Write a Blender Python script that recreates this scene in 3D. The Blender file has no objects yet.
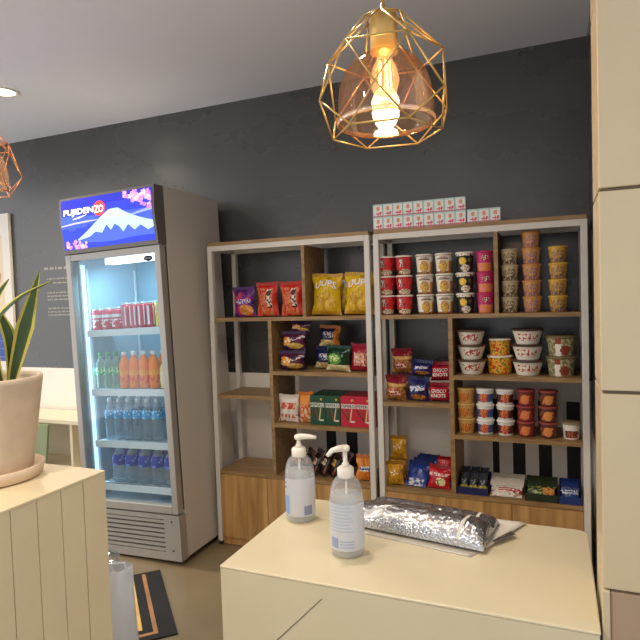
import bpy, bmesh, math, random
from mathutils import Matrix, Vector, noise
R = math.radians
rnd = random.Random(7)
scene = bpy.context.scene
COL = scene.collection

# ------------------------------------------------------------------ camera, world, lights, exposure
F_PX = 570.08
cam_d = bpy.data.cameras.new('camera'); cam = bpy.data.objects.new('camera', cam_d); COL.objects.link(cam)
cam_d.sensor_width = 36.0; cam_d.sensor_fit = 'HORIZONTAL'; cam_d.lens = F_PX / 640 * 36.0
cam_d.clip_start = 0.02
YAW, PITCH, ROLL = 0.39582941, 0.04102574, -0.03209848
def cam_basis():
    cy, sy = math.cos(YAW), math.sin(YAW)
    fw = Vector((-sy * math.cos(PITCH), cy * math.cos(PITCH), -math.sin(PITCH)))
    rt = Vector((cy, sy, 0)); up = rt.cross(fw)
    r = math.cos(ROLL) * rt + math.sin(ROLL) * up
    u = -math.sin(ROLL) * rt + math.cos(ROLL) * up
    return r, u, fw
r_, u_, f_ = cam_basis()
cam.matrix_world = Matrix(((r_.x, u_.x, -f_.x, 0), (r_.y, u_.y, -f_.y, 0), (r_.z, u_.z, -f_.z, 1.4), (0, 0, 0, 1)))
scene.camera = cam
vs = scene.view_settings
vs.view_transform = 'Standard'; vs.look = 'None'; vs.gamma = 1.0; vs.use_curve_mapping = False
vs.exposure = 0.0
w = bpy.data.worlds.new('world'); scene.world = w; w.use_nodes = True
w.node_tree.nodes['Background'].inputs[0].default_value = (0.94, 0.96, 1.0, 1)
wn = w.node_tree; wtc = wn.nodes.new('ShaderNodeTexCoord'); wsx = wn.nodes.new('ShaderNodeSeparateXYZ'); wmr = wn.nodes.new('ShaderNodeMapRange')
wmr.interpolation_type = 'SMOOTHSTEP'                     # daylight of the shop front comes from the left
for k_, v_ in ((1, 0.35), (2, 0.95), (3, 0.0), (4, 1.0)): wmr.inputs[k_].default_value = v_
wneg = wn.nodes.new('ShaderNodeMath'); wneg.operation = 'MULTIPLY'; wneg.inputs[1].default_value = -1.0
wma = wn.nodes.new('ShaderNodeMath'); wma.operation = 'MULTIPLY_ADD'; wma.inputs[1].default_value = 1.3; wma.inputs[2].default_value = 0.92
wn.links.new(wtc.outputs['Generated'], wsx.inputs[0]); wn.links.new(wsx.outputs[0], wneg.inputs[0]); wn.links.new(wneg.outputs[0], wmr.inputs[0])
wn.links.new(wmr.outputs[0], wma.inputs[0]); wn.links.new(wma.outputs[0], wn.nodes['Background'].inputs[1])
CEIL = 2.60
WARM = (1.0, 0.88, 0.72)
def spot(name, loc, power, angle=150, blend=0.9, size=0.06, color=WARM):
    l = bpy.data.lights.new(name, 'SPOT'); l.energy = power; l.color = color
    l.spot_size = R(angle); l.spot_blend = blend; l.shadow_soft_size = size
    o = bpy.data.objects.new(name, l); o.location = loc; COL.objects.link(o); return o
DOWNLIGHTS = [(-2.84, 2.32, 120), (-0.75, 1.45, 44), (-2.6, 0.3, 62), (-4.1, 1.2, 30), (-1.3, -0.3, 105)]  # last three are unseen, added for ceiling bounce and frontal fill on the shelves
for x, y, p in DOWNLIGHTS:
    spot('downlight_lamp', (x, y, CEIL - 0.03), p)

# ------------------------------------------------------------------ materials
def lin(h):
    h = h.lstrip('#')
    c = [int(h[i:i + 2], 16) / 255 for i in (0, 2, 4)]
    return tuple(v / 12.92 if v <= 0.04045 else ((v + 0.055) / 1.055) ** 2.4 for v in c) + (1,)
MATS = {}
def mat(hexc, rough=0.45, metal=0.0, spec=0.5, emit=0.0, var=0.0):
    key = (hexc, rough, metal, spec, emit, var)
    if key in MATS: return MATS[key]
    m = bpy.data.materials.new('paint_' + hexc.lstrip('#')); m.use_nodes = True
    nt = m.node_tree; b = nt.nodes['Principled BSDF']
    b.inputs['Base Color'].default_value = lin(hexc); b.inputs['Roughness'].default_value = rough
    b.inputs['Metallic'].default_value = metal; b.inputs['Specular IOR Level'].default_value = spec
    if emit:
        b.inputs['Emission Color'].default_value = lin(hexc); b.inputs['Emission Strength'].default_value = emit
    if var:
        add_noise(nt, b, lin(hexc), var, 6.0)
    MATS[key] = m; return m
def add_noise(nt, b, col, var, scale, stretch=(1, 1, 1), detail=4):
    tc = nt.nodes.new('ShaderNodeTexCoord'); mp = nt.nodes.new('ShaderNodeMapping'); n = nt.nodes.new('ShaderNodeTexNoise')
    mp.inputs['Scale'].default_value = stretch; n.inputs['Scale'].default_value = scale; n.inputs['Detail'].default_value = detail
    rp = nt.nodes.new('ShaderNodeValToRGB')
    a = [max(0, c * (1 - var)) for c in col[:3]] + [1]; z = [min(1, c * (1 + var)) for c in col[:3]] + [1]
    rp.color_ramp.elements[0].color = a; rp.color_ramp.elements[1].color = z
    rp.color_ramp.elements[0].position = 0.3; rp.color_ramp.elements[1].position = 0.7
    nt.links.new(tc.outputs['Object'], mp.inputs[0]); nt.links.new(mp.outputs[0], n.inputs[0])
    nt.links.new(n.outputs[0], rp.inputs[0]); nt.links.new(rp.outputs[0], b.inputs['Base Color'])
    return n
def wood(name, dark, light, stretch, scale=9.0, rough=0.42):
    m = bpy.data.materials.new(name); m.use_nodes = True; nt = m.node_tree; b = nt.nodes['Principled BSDF']
    b.inputs['Roughness'].default_value = rough
    tc = nt.nodes.new('ShaderNodeTexCoord'); mp = nt.nodes.new('ShaderNodeMapping'); mp.inputs['Scale'].default_value = stretch
    n = nt.nodes.new('ShaderNodeTexNoise'); n.inputs['Scale'].default_value = scale; n.inputs['Detail'].default_value = 5
    n.inputs['Distortion'].default_value = 0.4
    rp = nt.nodes.new('ShaderNodeValToRGB'); e = rp.color_ramp.elements
    e[0].color = lin(dark); e[0].position = 0.32; e[1].color = lin(light); e[1].position = 0.68
    nt.links.new(tc.outputs['Object'], mp.inputs[0]); nt.links.new(mp.outputs[0], n.inputs[0])
    nt.links.new(n.outputs[0], rp.inputs[0]); nt.links.new(rp.outputs[0], b.inputs['Base Color'])
    return m
def clear(name, tint, gloss=0.08, rough=0.05, body=0.0, bodycol='#ffffff', fres=0.35, glow=0.0):
    """thin clear wall: transparent tint + a little milky body + fresnel gloss"""
    m = bpy.data.materials.new(name); m.use_nodes = True; nt = m.node_tree; nt.nodes.clear()
    out = nt.nodes.new('ShaderNodeOutputMaterial'); tr = nt.nodes.new('ShaderNodeBsdfTransparent')
    tr.inputs[0].default_value = lin(tint)
    cur = tr.outputs[0]
    if body:
        d0 = nt.nodes.new('ShaderNodeBsdfDiffuse'); d0.inputs[0].default_value = lin(bodycol)
        d1 = nt.nodes.new('ShaderNodeBsdfTranslucent'); d1.inputs[0].default_value = lin(bodycol)
        d = nt.nodes.new('ShaderNodeMixShader'); d.inputs[0].default_value = .4
        nt.links.new(d0.outputs[0], d.inputs[1]); nt.links.new(d1.outputs[0], d.inputs[2])
        mx = nt.nodes.new('ShaderNodeMixShader'); mx.inputs[0].default_value = body
        nt.links.new(cur, mx.inputs[1]); nt.links.new(d.outputs[0], mx.inputs[2]); cur = mx.outputs[0]
    g = nt.nodes.new('ShaderNodeBsdfGlossy'); g.inputs['Roughness'].default_value = rough
    fr = nt.nodes.new('ShaderNodeLayerWeight'); fr.inputs[0].default_value = 0.35
    mm = nt.nodes.new('ShaderNodeMath'); mm.operation = 'MULTIPLY_ADD'; mm.inputs[1].default_value = fres; mm.inputs[2].default_value = gloss
    nt.links.new(fr.outputs['Fresnel'], mm.inputs[0])
    mx2 = nt.nodes.new('ShaderNodeMixShader')
    nt.links.new(mm.outputs[0], mx2.inputs[0]); nt.links.new(cur, mx2.inputs[1]); nt.links.new(g.outputs[0], mx2.inputs[2])
    res = mx2.outputs[0]
    if glow:
        e_ = nt.nodes.new('ShaderNodeEmission'); e_.inputs[0].default_value = lin('#ffc98a'); e_.inputs[1].default_value = glow
        ad = nt.nodes.new('ShaderNodeAddShader'); nt.links.new(res, ad.inputs[0]); nt.links.new(e_.outputs[0], ad.inputs[1]); res = ad.outputs[0]
    nt.links.new(res, out.inputs[0]); return m

# ------------------------------------------------------------------ mesh helpers
class MB:
    def __init__(s): s.v = []; s.f = []; s.m = []; s.mats = []; s.sm = []
    def mi(s, m):
        if m not in s.mats: s.mats.append(m)
        return s.mats.index(m)
    def add(s, vs_, fs, m, smooth=False):
        o = len(s.v); s.v += [tuple(p) for p in vs_]
        for k, f in enumerate(fs):
            s.f.append(tuple(i + o for i in f)); s.m.append(s.mi(m[k] if isinstance(m, list) else m)); s.sm.append(smooth)
    def box(s, x0, x1, y0, y1, z0, z1, m):
        s.add([(x0, y0, z0), (x1, y0, z0), (x1, y1, z0), (x0, y1, z0), (x0, y0, z1), (x1, y0, z1), (x1, y1, z1), (x0, y1, z1)],
              [(0, 3, 2, 1), (4, 5, 6, 7), (0, 1, 5, 4), (1, 2, 6, 5), (2, 3, 7, 6), (3, 0, 4, 7)], m)
    def lathe(s, prof, m, n=32, paint=None, c=(0, 0, 0), smooth=True, caps=True):
        """prof: [(r,z)]; paint(angle, t, z) -> material; angle 0 faces -Y"""
        vs_ = []
        for r, z in prof:
            for k in range(n):
                a = 2 * math.pi * k / n
                vs_.append((c[0] + r * math.sin(a), c[1] - r * math.cos(a), c[2] + z))
        fs = []; ms = []
        for j in range(len(prof) - 1):
            for k in range(n):
                k2 = (k + 1) % n
                fs.append((j * n + k, j * n + k2, (j + 1) * n + k2, (j + 1) * n + k))
                if paint:
                    a = 2 * math.pi * (k + .5) / n
                    if a > math.pi: a -= 2 * math.pi
                    zm = (prof[j][1] + prof[j + 1][1]) / 2
                    ms.append(paint(a, zm))
                else: ms.append(m)
        if caps:
            fs.append(tuple(reversed(range(n)))); ms.append(m)
            L = (len(prof) - 1) * n; fs.append(tuple(range(L, L + n))); ms.append(m)
        s.add(vs_, fs, ms, smooth)
    def tube(s, pts, r, m, n=8, smooth=True):
        pts = [Vector(p) for p in pts]; vs_ = []
        rr = r if isinstance(r, list) else [r] * len(pts)
        for i, p in enumerate(pts):
            d = (pts[min(i + 1, len(pts) - 1)] - pts[max(i - 1, 0)]).normalized()
            a = d.orthogonal().normalized() if i == 0 else (pa - d * pa.dot(d)).normalized()
            pa = a; b = d.cross(a)
            for k in range(n):
                t = 2 * math.pi * k / n; vs_.append(p + rr[i] * (math.cos(t) * a + math.sin(t) * b))
        fs = [(i * n + k, i * n + (k + 1) % n, (i + 1) * n + (k + 1) % n, (i + 1) * n + k) for i in range(len(pts) - 1) for k in range(n)]
        fs.append(tuple(reversed(range(n)))); L = (len(pts) - 1) * n; fs.append(tuple(range(L, L + n)))
        s.add(vs_, fs, m, smooth)
    def prism(s, pts, y0, y1, m):
        """outline in XZ, extruded from y0 to y1"""
        n = len(pts)
        s.add([(x, y0, z) for x, z in pts] + [(x, y1, z) for x, z in pts],
              [tuple(range(n)), tuple(reversed(range(n, 2 * n)))] + [(i, i + n, (i + 1) % n + n, (i + 1) % n) for i in range(n)], m)
    def build(s, name, parent=None, bevel=0.0, loc=None, fix=True):
        me = bpy.data.meshes.new(name); me.from_pydata(s.v, [], s.f)
        for m in s.mats: me.materials.append(m)
        me.polygons.foreach_set('material_index', s.m); me.polygons.foreach_set('use_smooth', s.sm)
        if fix:
            bm = bmesh.new(); bm.from_mesh(me); bmesh.ops.recalc_face_normals(bm, faces=bm.faces); bm.to_mesh(me); bm.free()
        me.update()
        o = bpy.data.objects.new(name, me); COL.objects.link(o)
        if parent: o.parent = parent
        if loc: o.location = loc
        if bevel:
            b = o.modifiers.new('bevel', 'BEVEL'); b.width = bevel; b.segments = 2; b.limit_method = 'ANGLE'
        return o
def tag(o, label=None, cat=None, group=None, kind=None):
    if label: o['label'] = label
    if cat: o['category'] = cat
    if group: o['group'] = group
    if kind: o['kind'] = kind
    return o
def thing(name, label=None, cat=None, loc=(0, 0, 0), rz=0.0, group=None):
    o = bpy.data.objects.new(name, None); COL.objects.link(o); o.location = loc; o.rotation_euler = (0, 0, rz)
    o.empty_display_size = 0.05
    return tag(o, label, cat, group)
def bbox(name, parent, x0, x1, y0, y1, z0, z1, m, bevel=0.0):
    b = MB(); b.box(x0, x1, y0, y1, z0, z1, m); return b.build(name, parent, bevel)
def copy_tree(o, parent=None):
    c = o.copy(); COL.objects.link(c); c.parent = parent
    for ch in o.children: copy_tree(ch, c)
    return c
USED = set()
def place(proto, M, label, cat, group=None):
    """first use moves the prototype itself, later uses copy it with its parts"""
    if proto.name in USED: o = copy_tree(proto)
    else: o = proto; USED.add(proto.name)
    o.matrix_world = M; tag(o, label, cat, group); return o
def T(x, y, z, rz=0.0, rx=0.0, ry=0.0):
    return Matrix.Translation((x, y, z)) @ Matrix.Rotation(rz, 4, 'Z') @ Matrix.Rotation(rx, 4, 'X') @ Matrix.Rotation(ry, 4, 'Y')
TXT = {}
def glyphs(s, bold=0.02):
    """flat outline of a word, centred, cap height about 0.7"""
    k = (s, bold)
    if k in TXT: return TXT[k]
    cu = bpy.data.curves.new('word', 'FONT'); cu.body = s; cu.align_x = 'CENTER'; cu.offset = bold; cu.resolution_u = 2
    ob = bpy.data.objects.new('word', cu); COL.objects.link(ob)
    dg = bpy.context.evaluated_depsgraph_get()
    me = bpy.data.meshes.new_from_object(ob.evaluated_get(dg))
    out = ([tuple(v.co) for v in me.vertices], [tuple(p.vertices) for p in me.polygons])
    bpy.data.objects.remove(ob); bpy.data.curves.remove(cu); bpy.data.meshes.remove(me)
    TXT[k] = out; return out
def lettering(s, parent, fn, width, height, m, name='lettering', bold=0.02):
    """word scaled to width x height (metres) and mapped by fn(x, z) -> point"""
    v, f = glyphs(s, bold)
    xs = [p[0] for p in v]; zs = [p[1] for p in v]
    sx = width / (max(xs) - min(xs)); sz = height / (max(zs) - min(zs)); cx = (max(xs) + min(xs)) / 2; cz = (max(zs) + min(zs)) / 2
    b = MB(); b.add([fn((p[0] - cx) * sx, (p[1] - cz) * sz) for p in v], f, m)
    return b.build(name, parent, fix=False)
def h2(i, j, s=0):
    return noise.noise(Vector((i * 1.0 + 0.37 + s * 7.1, j * 1.0 + 0.71, s * 3.3)))

# ------------------------------------------------------------------ common materials
M_STEEL = mat('#d9d4cb', 0.4)
M_WOOD = wood('shelf_wood', '#84653f', '#a8875a', (0.8, 6, 6))
M_DOORWOOD = wood('door_wood', '#9c7442', '#c79c62', (9, 6, 0.6), 3.0)
M_WHITE = mat('#efe9dc', 0.4, var=0.03)
M_BLACK = mat('#1b1b1d', 0.5)
M_LID = mat('#e9e4da', 0.35)
M_FOILLID = mat('#c9bda6', 0.3, 0.4)

# ------------------------------------------------------------------ room
m_floor = mat('#84745a', 0.28, var=0.08)
b = MB(); b.box(-5.2, 1.2, -1.2, 3.2, -0.1, 0, m_floor); tag(b.build('floor'), kind='structure')
m_ceil = mat('#dcdfea', 0.7, var=0.01)
b = MB(); b.box(-5.2, 1.2, -2.0, 3.2, CEIL, CEIL + 0.1, m_ceil); tag(b.build('ceiling'), kind='structure')
def black_paint():
    m = bpy.data.materials.new('charcoal_wall_paint'); m.use_nodes = True; nt = m.node_tree; b = nt.nodes['Principled BSDF']
    b.inputs['Specular IOR Level'].default_value = 0.8
    n = add_noise(nt, b, lin('#454442'), 0.08, 2.4, (1, 1, 1.6), 6)
    n2 = nt.nodes.new('ShaderNodeTexNoise'); n2.inputs['Scale'].default_value = 14; n2.inputs['Detail'].default_value = 5
    bp = nt.nodes.new('ShaderNodeBump'); bp.inputs['Strength'].default_value = 0.05; bp.inputs['Distance'].default_value = 0.01
    nt.links.new(n2.outputs[0], bp.inputs['Height']); nt.links.new(bp.outputs[0], b.inputs['Normal'])
    rr = nt.nodes.new('ShaderNodeMapRange'); rr.inputs[3].default_value = 0.2; rr.inputs[4].default_value = 0.36
    nt.links.new(n.outputs[0], rr.inputs[0]); nt.links.new(rr.outputs[0], b.inputs['Roughness'])
    return m
M_CHAR = black_paint()
WY = 3.06
M_WALLW = mat('#f3ebdf', 0.5, var=0.02)
stripes = [(-1.262, -1.2), (-1.137, -1.069), (-0.324, -0.291), (-0.224, -0.163), (-0.099, -0.037), (0.032, 0.094)]
xs = sorted([-5.2, 0.145] + [v for s in stripes for v in s]); zs = [0, 0.84, 0.945, CEIL]
b = MB()
for i in range(len(xs) - 1):
    for j in range(3):
        mm = M_CHAR if j == 2 else (M_BLACK if j == 0 and (xs[i], xs[i + 1]) in stripes else M_WALLW)
        b.add([(xs[i], WY, zs[j]), (xs[i + 1], WY, zs[j]), (xs[i + 1], WY, zs[j + 1]), (xs[i], WY, zs[j + 1])], [(0, 1, 2, 3)], mm)
b.box(-5.2, 0.145, WY + 0.01, WY + 0.12, 0, CEIL, M_WALLW)
tag(b.build('wall_back', fix=False), kind='structure')
b = MB(); b.box(0.145, 0.27, 1.4, 3.18, 0.71, CEIL, M_CHAR); b.box(0.145, 0.27, 1.4, 3.18, 0, 0.71, M_WALLW)
tag(b.build('wall_right'), kind='structure')
# tiled pillar on the right
m_tile = mat('#d3c19d', 0.28, var=0.02); m_tan = mat('#b0967a', 0.45, var=0.06); m_grout = mat('#6e5f4c', 0.8)
pil = thing('tiled_pillar', 'large cream tiled pillar with a tan foot standing at the right end of the white counter', 'pillar', (0.07, 1.14, 0))
bbox('core', pil, 0.004, 0.6, 0.006, 0.18, 0, CEIL, m_grout)
zj = [0.0, 0.846, 1.211, 1.574, 1.937, 2.3, CEIL]
for k in range(6):
    z0, z1 = zj[k] + (0.003 if k else 0), zj[k + 1] - 0.003
    bb = MB()
    for x0, x1 in ((0.012, 0.3), (0.306, 0.6)):
        bb.box(x0 if k == 0 else x0 - 0.012 if x0 < 0.1 else x0, x1, 0 if k else 0.002, 0.012, z0, z1, m_tan if k == 0 else m_tile)
    bb.box(0, 0.01, 0.012, 0.18, z0, z1, m_tile)
    bb.build('tile', pil, 0.002)
bbox('edge_trim', pil, -0.002, 0.011, -0.004, 0.012, 0, 0.846, m_tile, 0.002)
# ceiling downlights
def downlight(x, y, label):
    t = thing('ceiling_downlight', label, 'ceiling light', (x, y, CEIL))
    b = MB(); b.lathe([(0.058, 0), (0.078, 0), (0.078, -0.006), (0.058, -0.006), (0.058, 0)], mat('#f2efe8', 0.4), 32, caps=False); b.build('trim_ring', t)
    b = MB(); b.lathe([(0.057, -0.001), (0.057, -0.003)], mat('#fff3dc', 0.5, emit=14.0), 32); b.build('diffuser', t)
downlight(-2.84, 2.32, 'round recessed ceiling downlight glowing above the drinks fridge at the left edge')
for (x, y, p), lb in zip(DOWNLIGHTS[1:], ('over the back of the white counter', 'added out of view over the plank counter', 'added out of view far left near the framed poster', 'added as fill behind the viewer')):
    downlight(x, y, 'round recessed ceiling downlight ' + lb)

# ------------------------------------------------------------------ shelf units
UY = 2.732; UD = 0.285
def shelf_unit(x0, wd, low, top, label):
    """low / top: x of the lower and the upper upright panel, from the unit's left edge"""
    t = thing('shelf_unit', label, 'shelving unit', (x0, UY, 0), 0, 'white framed shelving units on the back wall')
    P = 0.028
    for px, py in ((0, 0), (wd - P, 0), (0, UD - P), (wd - P, UD - P)):
        pb = MB(); pb.box(px, px + P, py, py + P, 0.02, 1.70, M_STEEL); po = pb.build('post', t, 0.002)
        fb = MB(); fb.lathe([(0.014, 0), (0.016, 0.02)], M_BLACK, 12, c=(px + P / 2, py + P / 2, 0)); fb.build('foot', po)
    for py in (0, UD - P): bbox('top_rail', t, P, wd - P, py, py + P, 1.672, 1.70, M_STEEL)
    for px in (0, wd - P): bbox('side_rail', t, px, px + P, P, UD - P, 1.672, 1.70, M_STEEL)
    bbox('top_board', t, 0.004, wd - 0.004, 0.004, UD, 1.701, 1.72, M_WOOD)
    i0, i1, y0, y1 = P + 0.001, wd - P - 0.001, 0.003, UD - 0.003
    bbox('shelf', t, i0, i1, y0, y1, 1.277, 1.297, M_WOOD)
    bbox('upright_panel', t, top - 0.009, top + 0.009, y0, y1, 1.297, 1.672, M_WOOD)
    bbox('upright_panel', t, low - 0.01, low + 0.01, y0, y1, 0.432, 1.277, M_WOOD)
    bbox('shelf', t, i0, low - 0.01, y0, y1, 0.844, 0.864, M_WOOD)
    bbox('shelf', t, low + 0.01, i1, y0, y1, 0.984, 1.004, M_WOOD)
    bbox('shelf', t, low + 0.01, i1, y0, y1, 0.699, 0.719, M_WOOD)
    c = MB(); c.box(i0, i1, 0.02, y1, 0.045, 0.412, M_WOOD); c.box(i0, i1, y0, y1, 0.412, 0.432, M_WOOD)
    c.box(i0, i1, 0.012, y1, 0.004, 0.045, M_DOORWOOD); c.build('base_cabinet', t)
    n = 3; dw = (i1 - i0) / n
    for k in range(n):
        bbox('cabinet_door', t, i0 + k * dw + 0.0015, i0 + (k + 1) * dw - 0.0015, 0.003, 0.0195, 0.048, 0.409, M_DOORWOOD)
    return t
U1, U2 = -1.817, -0.844
shelf_unit(U1, 0.953, 0.377, 0.586, 'white framed wooden shelving unit beside the fridge, holding bagged chips and stick boxes')
shelf_unit(U2, 0.967, 0.370, 0.584, 'white framed wooden shelving unit at right, holding stacks of noodle cups and bowls')
YF = UY + 0.012

# ------------------------------------------------------------------ noodle cups
def cup(name, rt, rb, h, paint, lid_m, word=None, word_m=None, ww=.05, wh=0.02, wz=0.5, n=72, rim=0.003):
    t = thing(name)
    K = 24; hb = h - 0.004
    prof = [(rb * 0.94, 0), (rb, 0.003)] + [(rb + (rt - rb) * k / K, 0.003 + (hb - 0.003) * k / K) for k in range(1, K + 1)]
    b = MB(); b.lathe(prof, lid_m, n, paint=lambda a, z: paint(a, z / h)); b.build('cup_body', t)
    b = MB(); b.lathe([(rt, hb - 0.005), (rt + rim, hb - 0.004), (rt + rim, hb - 0.001), (rt * 0.97, h)], lid_m, n); b.build('lid', t)
    if word:
        def fn(x, z):
            zz = h * wz + z; r = rb + (rt - rb) * zz / h + 0.0009; a = x / r
            return (r * math.sin(a), -r * math.cos(a), zz)
        lettering(word, t, fn, ww, wh, word_m)
    return t
def ell(a, t, ca, ct, ra, rt): return ((a - ca) / ra) ** 2 + ((t - ct) / rt) ** 2 < 1
c_red, c_dred, c_wht, c_blk, c_brn, c_org, c_yel = (mat(h) for h in ('#d22b2b', '#8f1d22', '#eee6d6', '#1d1714', '#8a5a33', '#e08a3c', '#eec23a'))
c_mag, c_pink, c_crm, c_grn, c_tan, c_blue, c_gold = (mat(h) for h in ('#c42a68', '#e77a94', '#ddcfae', '#55703a', '#b98a56', '#274b8c', '#c9963a'))
def p_red(a, t):
    if t > .93: return c_wht
    if t < .3 and ell(a, t, .1, .16, .9, .14): return c_crm if h2(a * 9, t * 20) > -.1 else c_brn
    if t < .25: return c_blk if abs(a) > 1 else c_dred
    if abs(a + .45) < .22 and .4 < t < .82: return c_blk if h2(a * 14, t * 24, 1) > 0 else c_wht
    return c_red if h2(a * 3, t * 3, 2) > -.25 else c_dred
def p_white(a, t):
    if t > .9: return mat('#5b4436')
    if ell(a, t, 0, .36, .62, .3): return c_tan if h2(a * 8, t * 14, 3) > -.05 else c_yel
    if .68 < t < .78 and abs(a) < .7: return mat('#8b7a6a')
    if a > .75 and t < .6: return c_org
    if t < .1: return c_brn
    return c_wht
def p_black(a, t):
    if t > .82: return c_wht if h2(a * 6, t * 9, 4) > -.2 else c_blk
    if ell(a, t, -.2, .55, .45, .18): return c_yel
    if ell(a, t, .15, .2, .6, .17): return c_tan if h2(a * 8, t * 14, 3) > 0 else c_wht
    if ell(a, t, .65, .6, .2, .1): return c_grn
    return c_blk
def p_mag(a, t):
    if ell(a, t, .0, .66, .45, .14): return c_dred if h2(a * 8, t * 15, 5) > 0 else c_wht
    if t < .42 and abs(a) < 1.1: return c_org if h2(a * 6, t * 9, 6) > -.2 else c_pink
    return c_mag
def p_mini(base, acc, dark):
    def p(a, t):
        if t > .9: return acc
        if .42 < t < .72 and abs(a) < .8: return dark if h2(a * 11, t * 20, 7) > .02 else base
        if t < .42: return (dark if h2(a * 6, t * 7, 8) > .12 else acc if h2(a * 5, t * 5, 9) > -.02 else base)
        return base if h2(a * 4, t * 4, 3) > -.3 else acc
    return p
TOP = 1.2975
def stack(proto, n, x, y, z, h, desc, where, cat, group, jit=0.0015, yaw0=0.0):
    words = {1: ['single'], 2: ['lower of two', 'upper of two'], 3: ['lowest of three', 'middle of three', 'topmost of three'],
             4: ['lowest of four', 'second from below of four', 'third from below of four', 'topmost of four'],
             5: ['lowest of five', 'second from below of five', 'middle of five', 'second from top of five', 'topmost of five']}[n]
    for k in range(n):
        place(proto, T(x + rnd.uniform(-jit, jit), y + rnd.uniform(-jit, jit), z + k * (h + 0.0004), yaw0 + rnd.uniform(-.12, .12)),
              f'{desc}, {words[k]} {where}', cat, group)
CH = 0.0975
def mk_red(): return cup('noodle_cup', .0405, .032, CH, p_red, c_wht)
G1 = 'noodle cups on the upper left of the right shelving unit'
yw = -0.17
pr = cup('noodle_cup', .0415, .0358, CH, p_red, c_wht)
stack(pr, 3, -.797, 2.803, TOP, CH, 'red noodle cup', 'in the far left stack beside the shelf post', 'noodle cup', G1, yaw0=.25)
stack(pr, 3, -.707, 2.803, TOP, CH, 'red noodle cup', 'in the stack next to the white cups', 'noodle cup', G1, yaw0=.25)
pw = cup('noodle_cup', .0415, .0345, CH, p_white, c_wht, 'NISSIN', c_dred, .034, .007, .8)
stack(pw, 3, -.603, 2.803, TOP, CH, 'white noodle cup', 'in the stack right of the red cups', 'noodle cup', G1, yaw0=.2)
stack(pw, 3, -.508, 2.803, TOP, CH, 'white noodle cup', 'in the stack left of the black cups', 'noodle cup', G1, yaw0=.1)
pb_ = cup('noodle_cup', .0425, .0355, CH, p_black, c_wht)
stack(pb_, 3, -.410, 2.803, TOP, CH, 'black and white noodle cup', 'in the only black stack', 'noodle cup', G1, yaw0=.1)
pm = cup('noodle_cup', .0385, .033, CH, p_mag, c_mag)
stack(pm, 3, -.317, 2.803, TOP, CH, 'magenta noodle cup', 'in the only magenta stack', 'noodle cup', G1, yaw0=.1)
G2 = 'short cups on the upper right of the right shelving unit'
MH = .0735
pA = cup('snack_cup', .0385, .033, MH, p_mini(mat('#cdbb97'), mat('#a58f6c'), mat('#5a4332')), mat('#c5b594'))
stack(pA, 4, -.206, 2.805, TOP, MH, 'beige and brown snack cup', 'beside the upright panel', 'snack cup', G2)
pB = cup('snack_cup', .0405, .034, MH, p_mini(mat('#d39a58'), mat('#c27a3c'), mat('#7b5f86')), mat('#c98f50'))
stack(pB, 5, -.109, 2.805, TOP, MH, 'orange tan snack cup', 'in the tallest stack', 'snack cup', G2)
pC = cup('snack_cup', .0400, .034, MH, p_mini(mat('#d3a03e'), mat('#a8742c'), mat('#5f5560')), mat('#d9b04c'))
stack(pC, 4, .003, 2.805, TOP, MH, 'mustard yellow snack cup', 'in the stack nearest the right post', 'snack cup', G2)
# bowls
def p_wb(seed):
    def p(a, t):
        if t > .9: return c_wht
        if .25 < t < .72 and abs(a) < .75 and h2(a * 9, t * 7, seed) > .1: return mat('#b8352c')
        if t > .55 and h2(a * 5, t * 4, seed + 3) > .42: return mat('#c98a60')
        return c_wht
    return p
def p_yb(a, t):
    if t > .92: return c_wht
    n_ = h2(a * 5, t * 5, 21)
    return mat('#d8451f') if n_ > .22 else c_yel if n_ > -.08 else mat('#7d8a34') if n_ < -.3 else mat('#e29a2c')
def p_gb(a, t):
    if t > .88: return mat('#7c6a44')
    if ell(a, t, .25, .3, .4, .24): return mat('#8d3b2a')
    if abs(a + .3) < .2: return c_wht if t < .6 else mat('#93402b')
    n_ = h2(a * 5, t * 5, 23)
    return mat('#b8ae8a') if n_ > .0 else mat('#7c7848')
G3 = 'noodle bowls on the middle right shelf'
Z2 = 1.0045
bw1 = cup('noodle_bowl', .066, .047, .071, p_wb(31), mat('#5d4334'), rim=.005)
stack(bw1, 3, -.388, 2.815, Z2, .071, 'white red-lettered noodle bowl', 'in the leftmost stack', 'noodle bowl', G3)
bw2a = cup('noodle_bowl', .0585, .053, .087, p_yb, c_wht)
bw2b = cup('noodle_bowl', .050, .045, .080, p_yb, c_wht)
place(bw2a, T(-.262, 2.864, Z2), 'wide yellow noodle bowl carrying a smaller one, between the white bowl stacks', 'noodle bowl', G3)
place(bw2b, T(-.261, 2.864, Z2 + .0875, .3), 'smaller yellow noodle bowl resting on the wide yellow bowl', 'noodle bowl', G3)
bw3 = cup('noodle_bowl', .068, .049, .072, p_wb(47), mat('#4b3830'), rim=.005)
stack(bw3, 3, -.132, 2.815, Z2, .072, 'white red-lettered noodle bowl', 'right of yellow bowls', 'noodle bowl', G3)
bw4 = cup('noodle_bowl', .062, .052, .092, p_gb, mat('#7a6a48'), rim=.005)
stack(bw4, 2, .010, 2.815, Z2, .092, 'olive green noodle bowl', 'in the stack nearest the right post', 'noodle bowl', G3)
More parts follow.
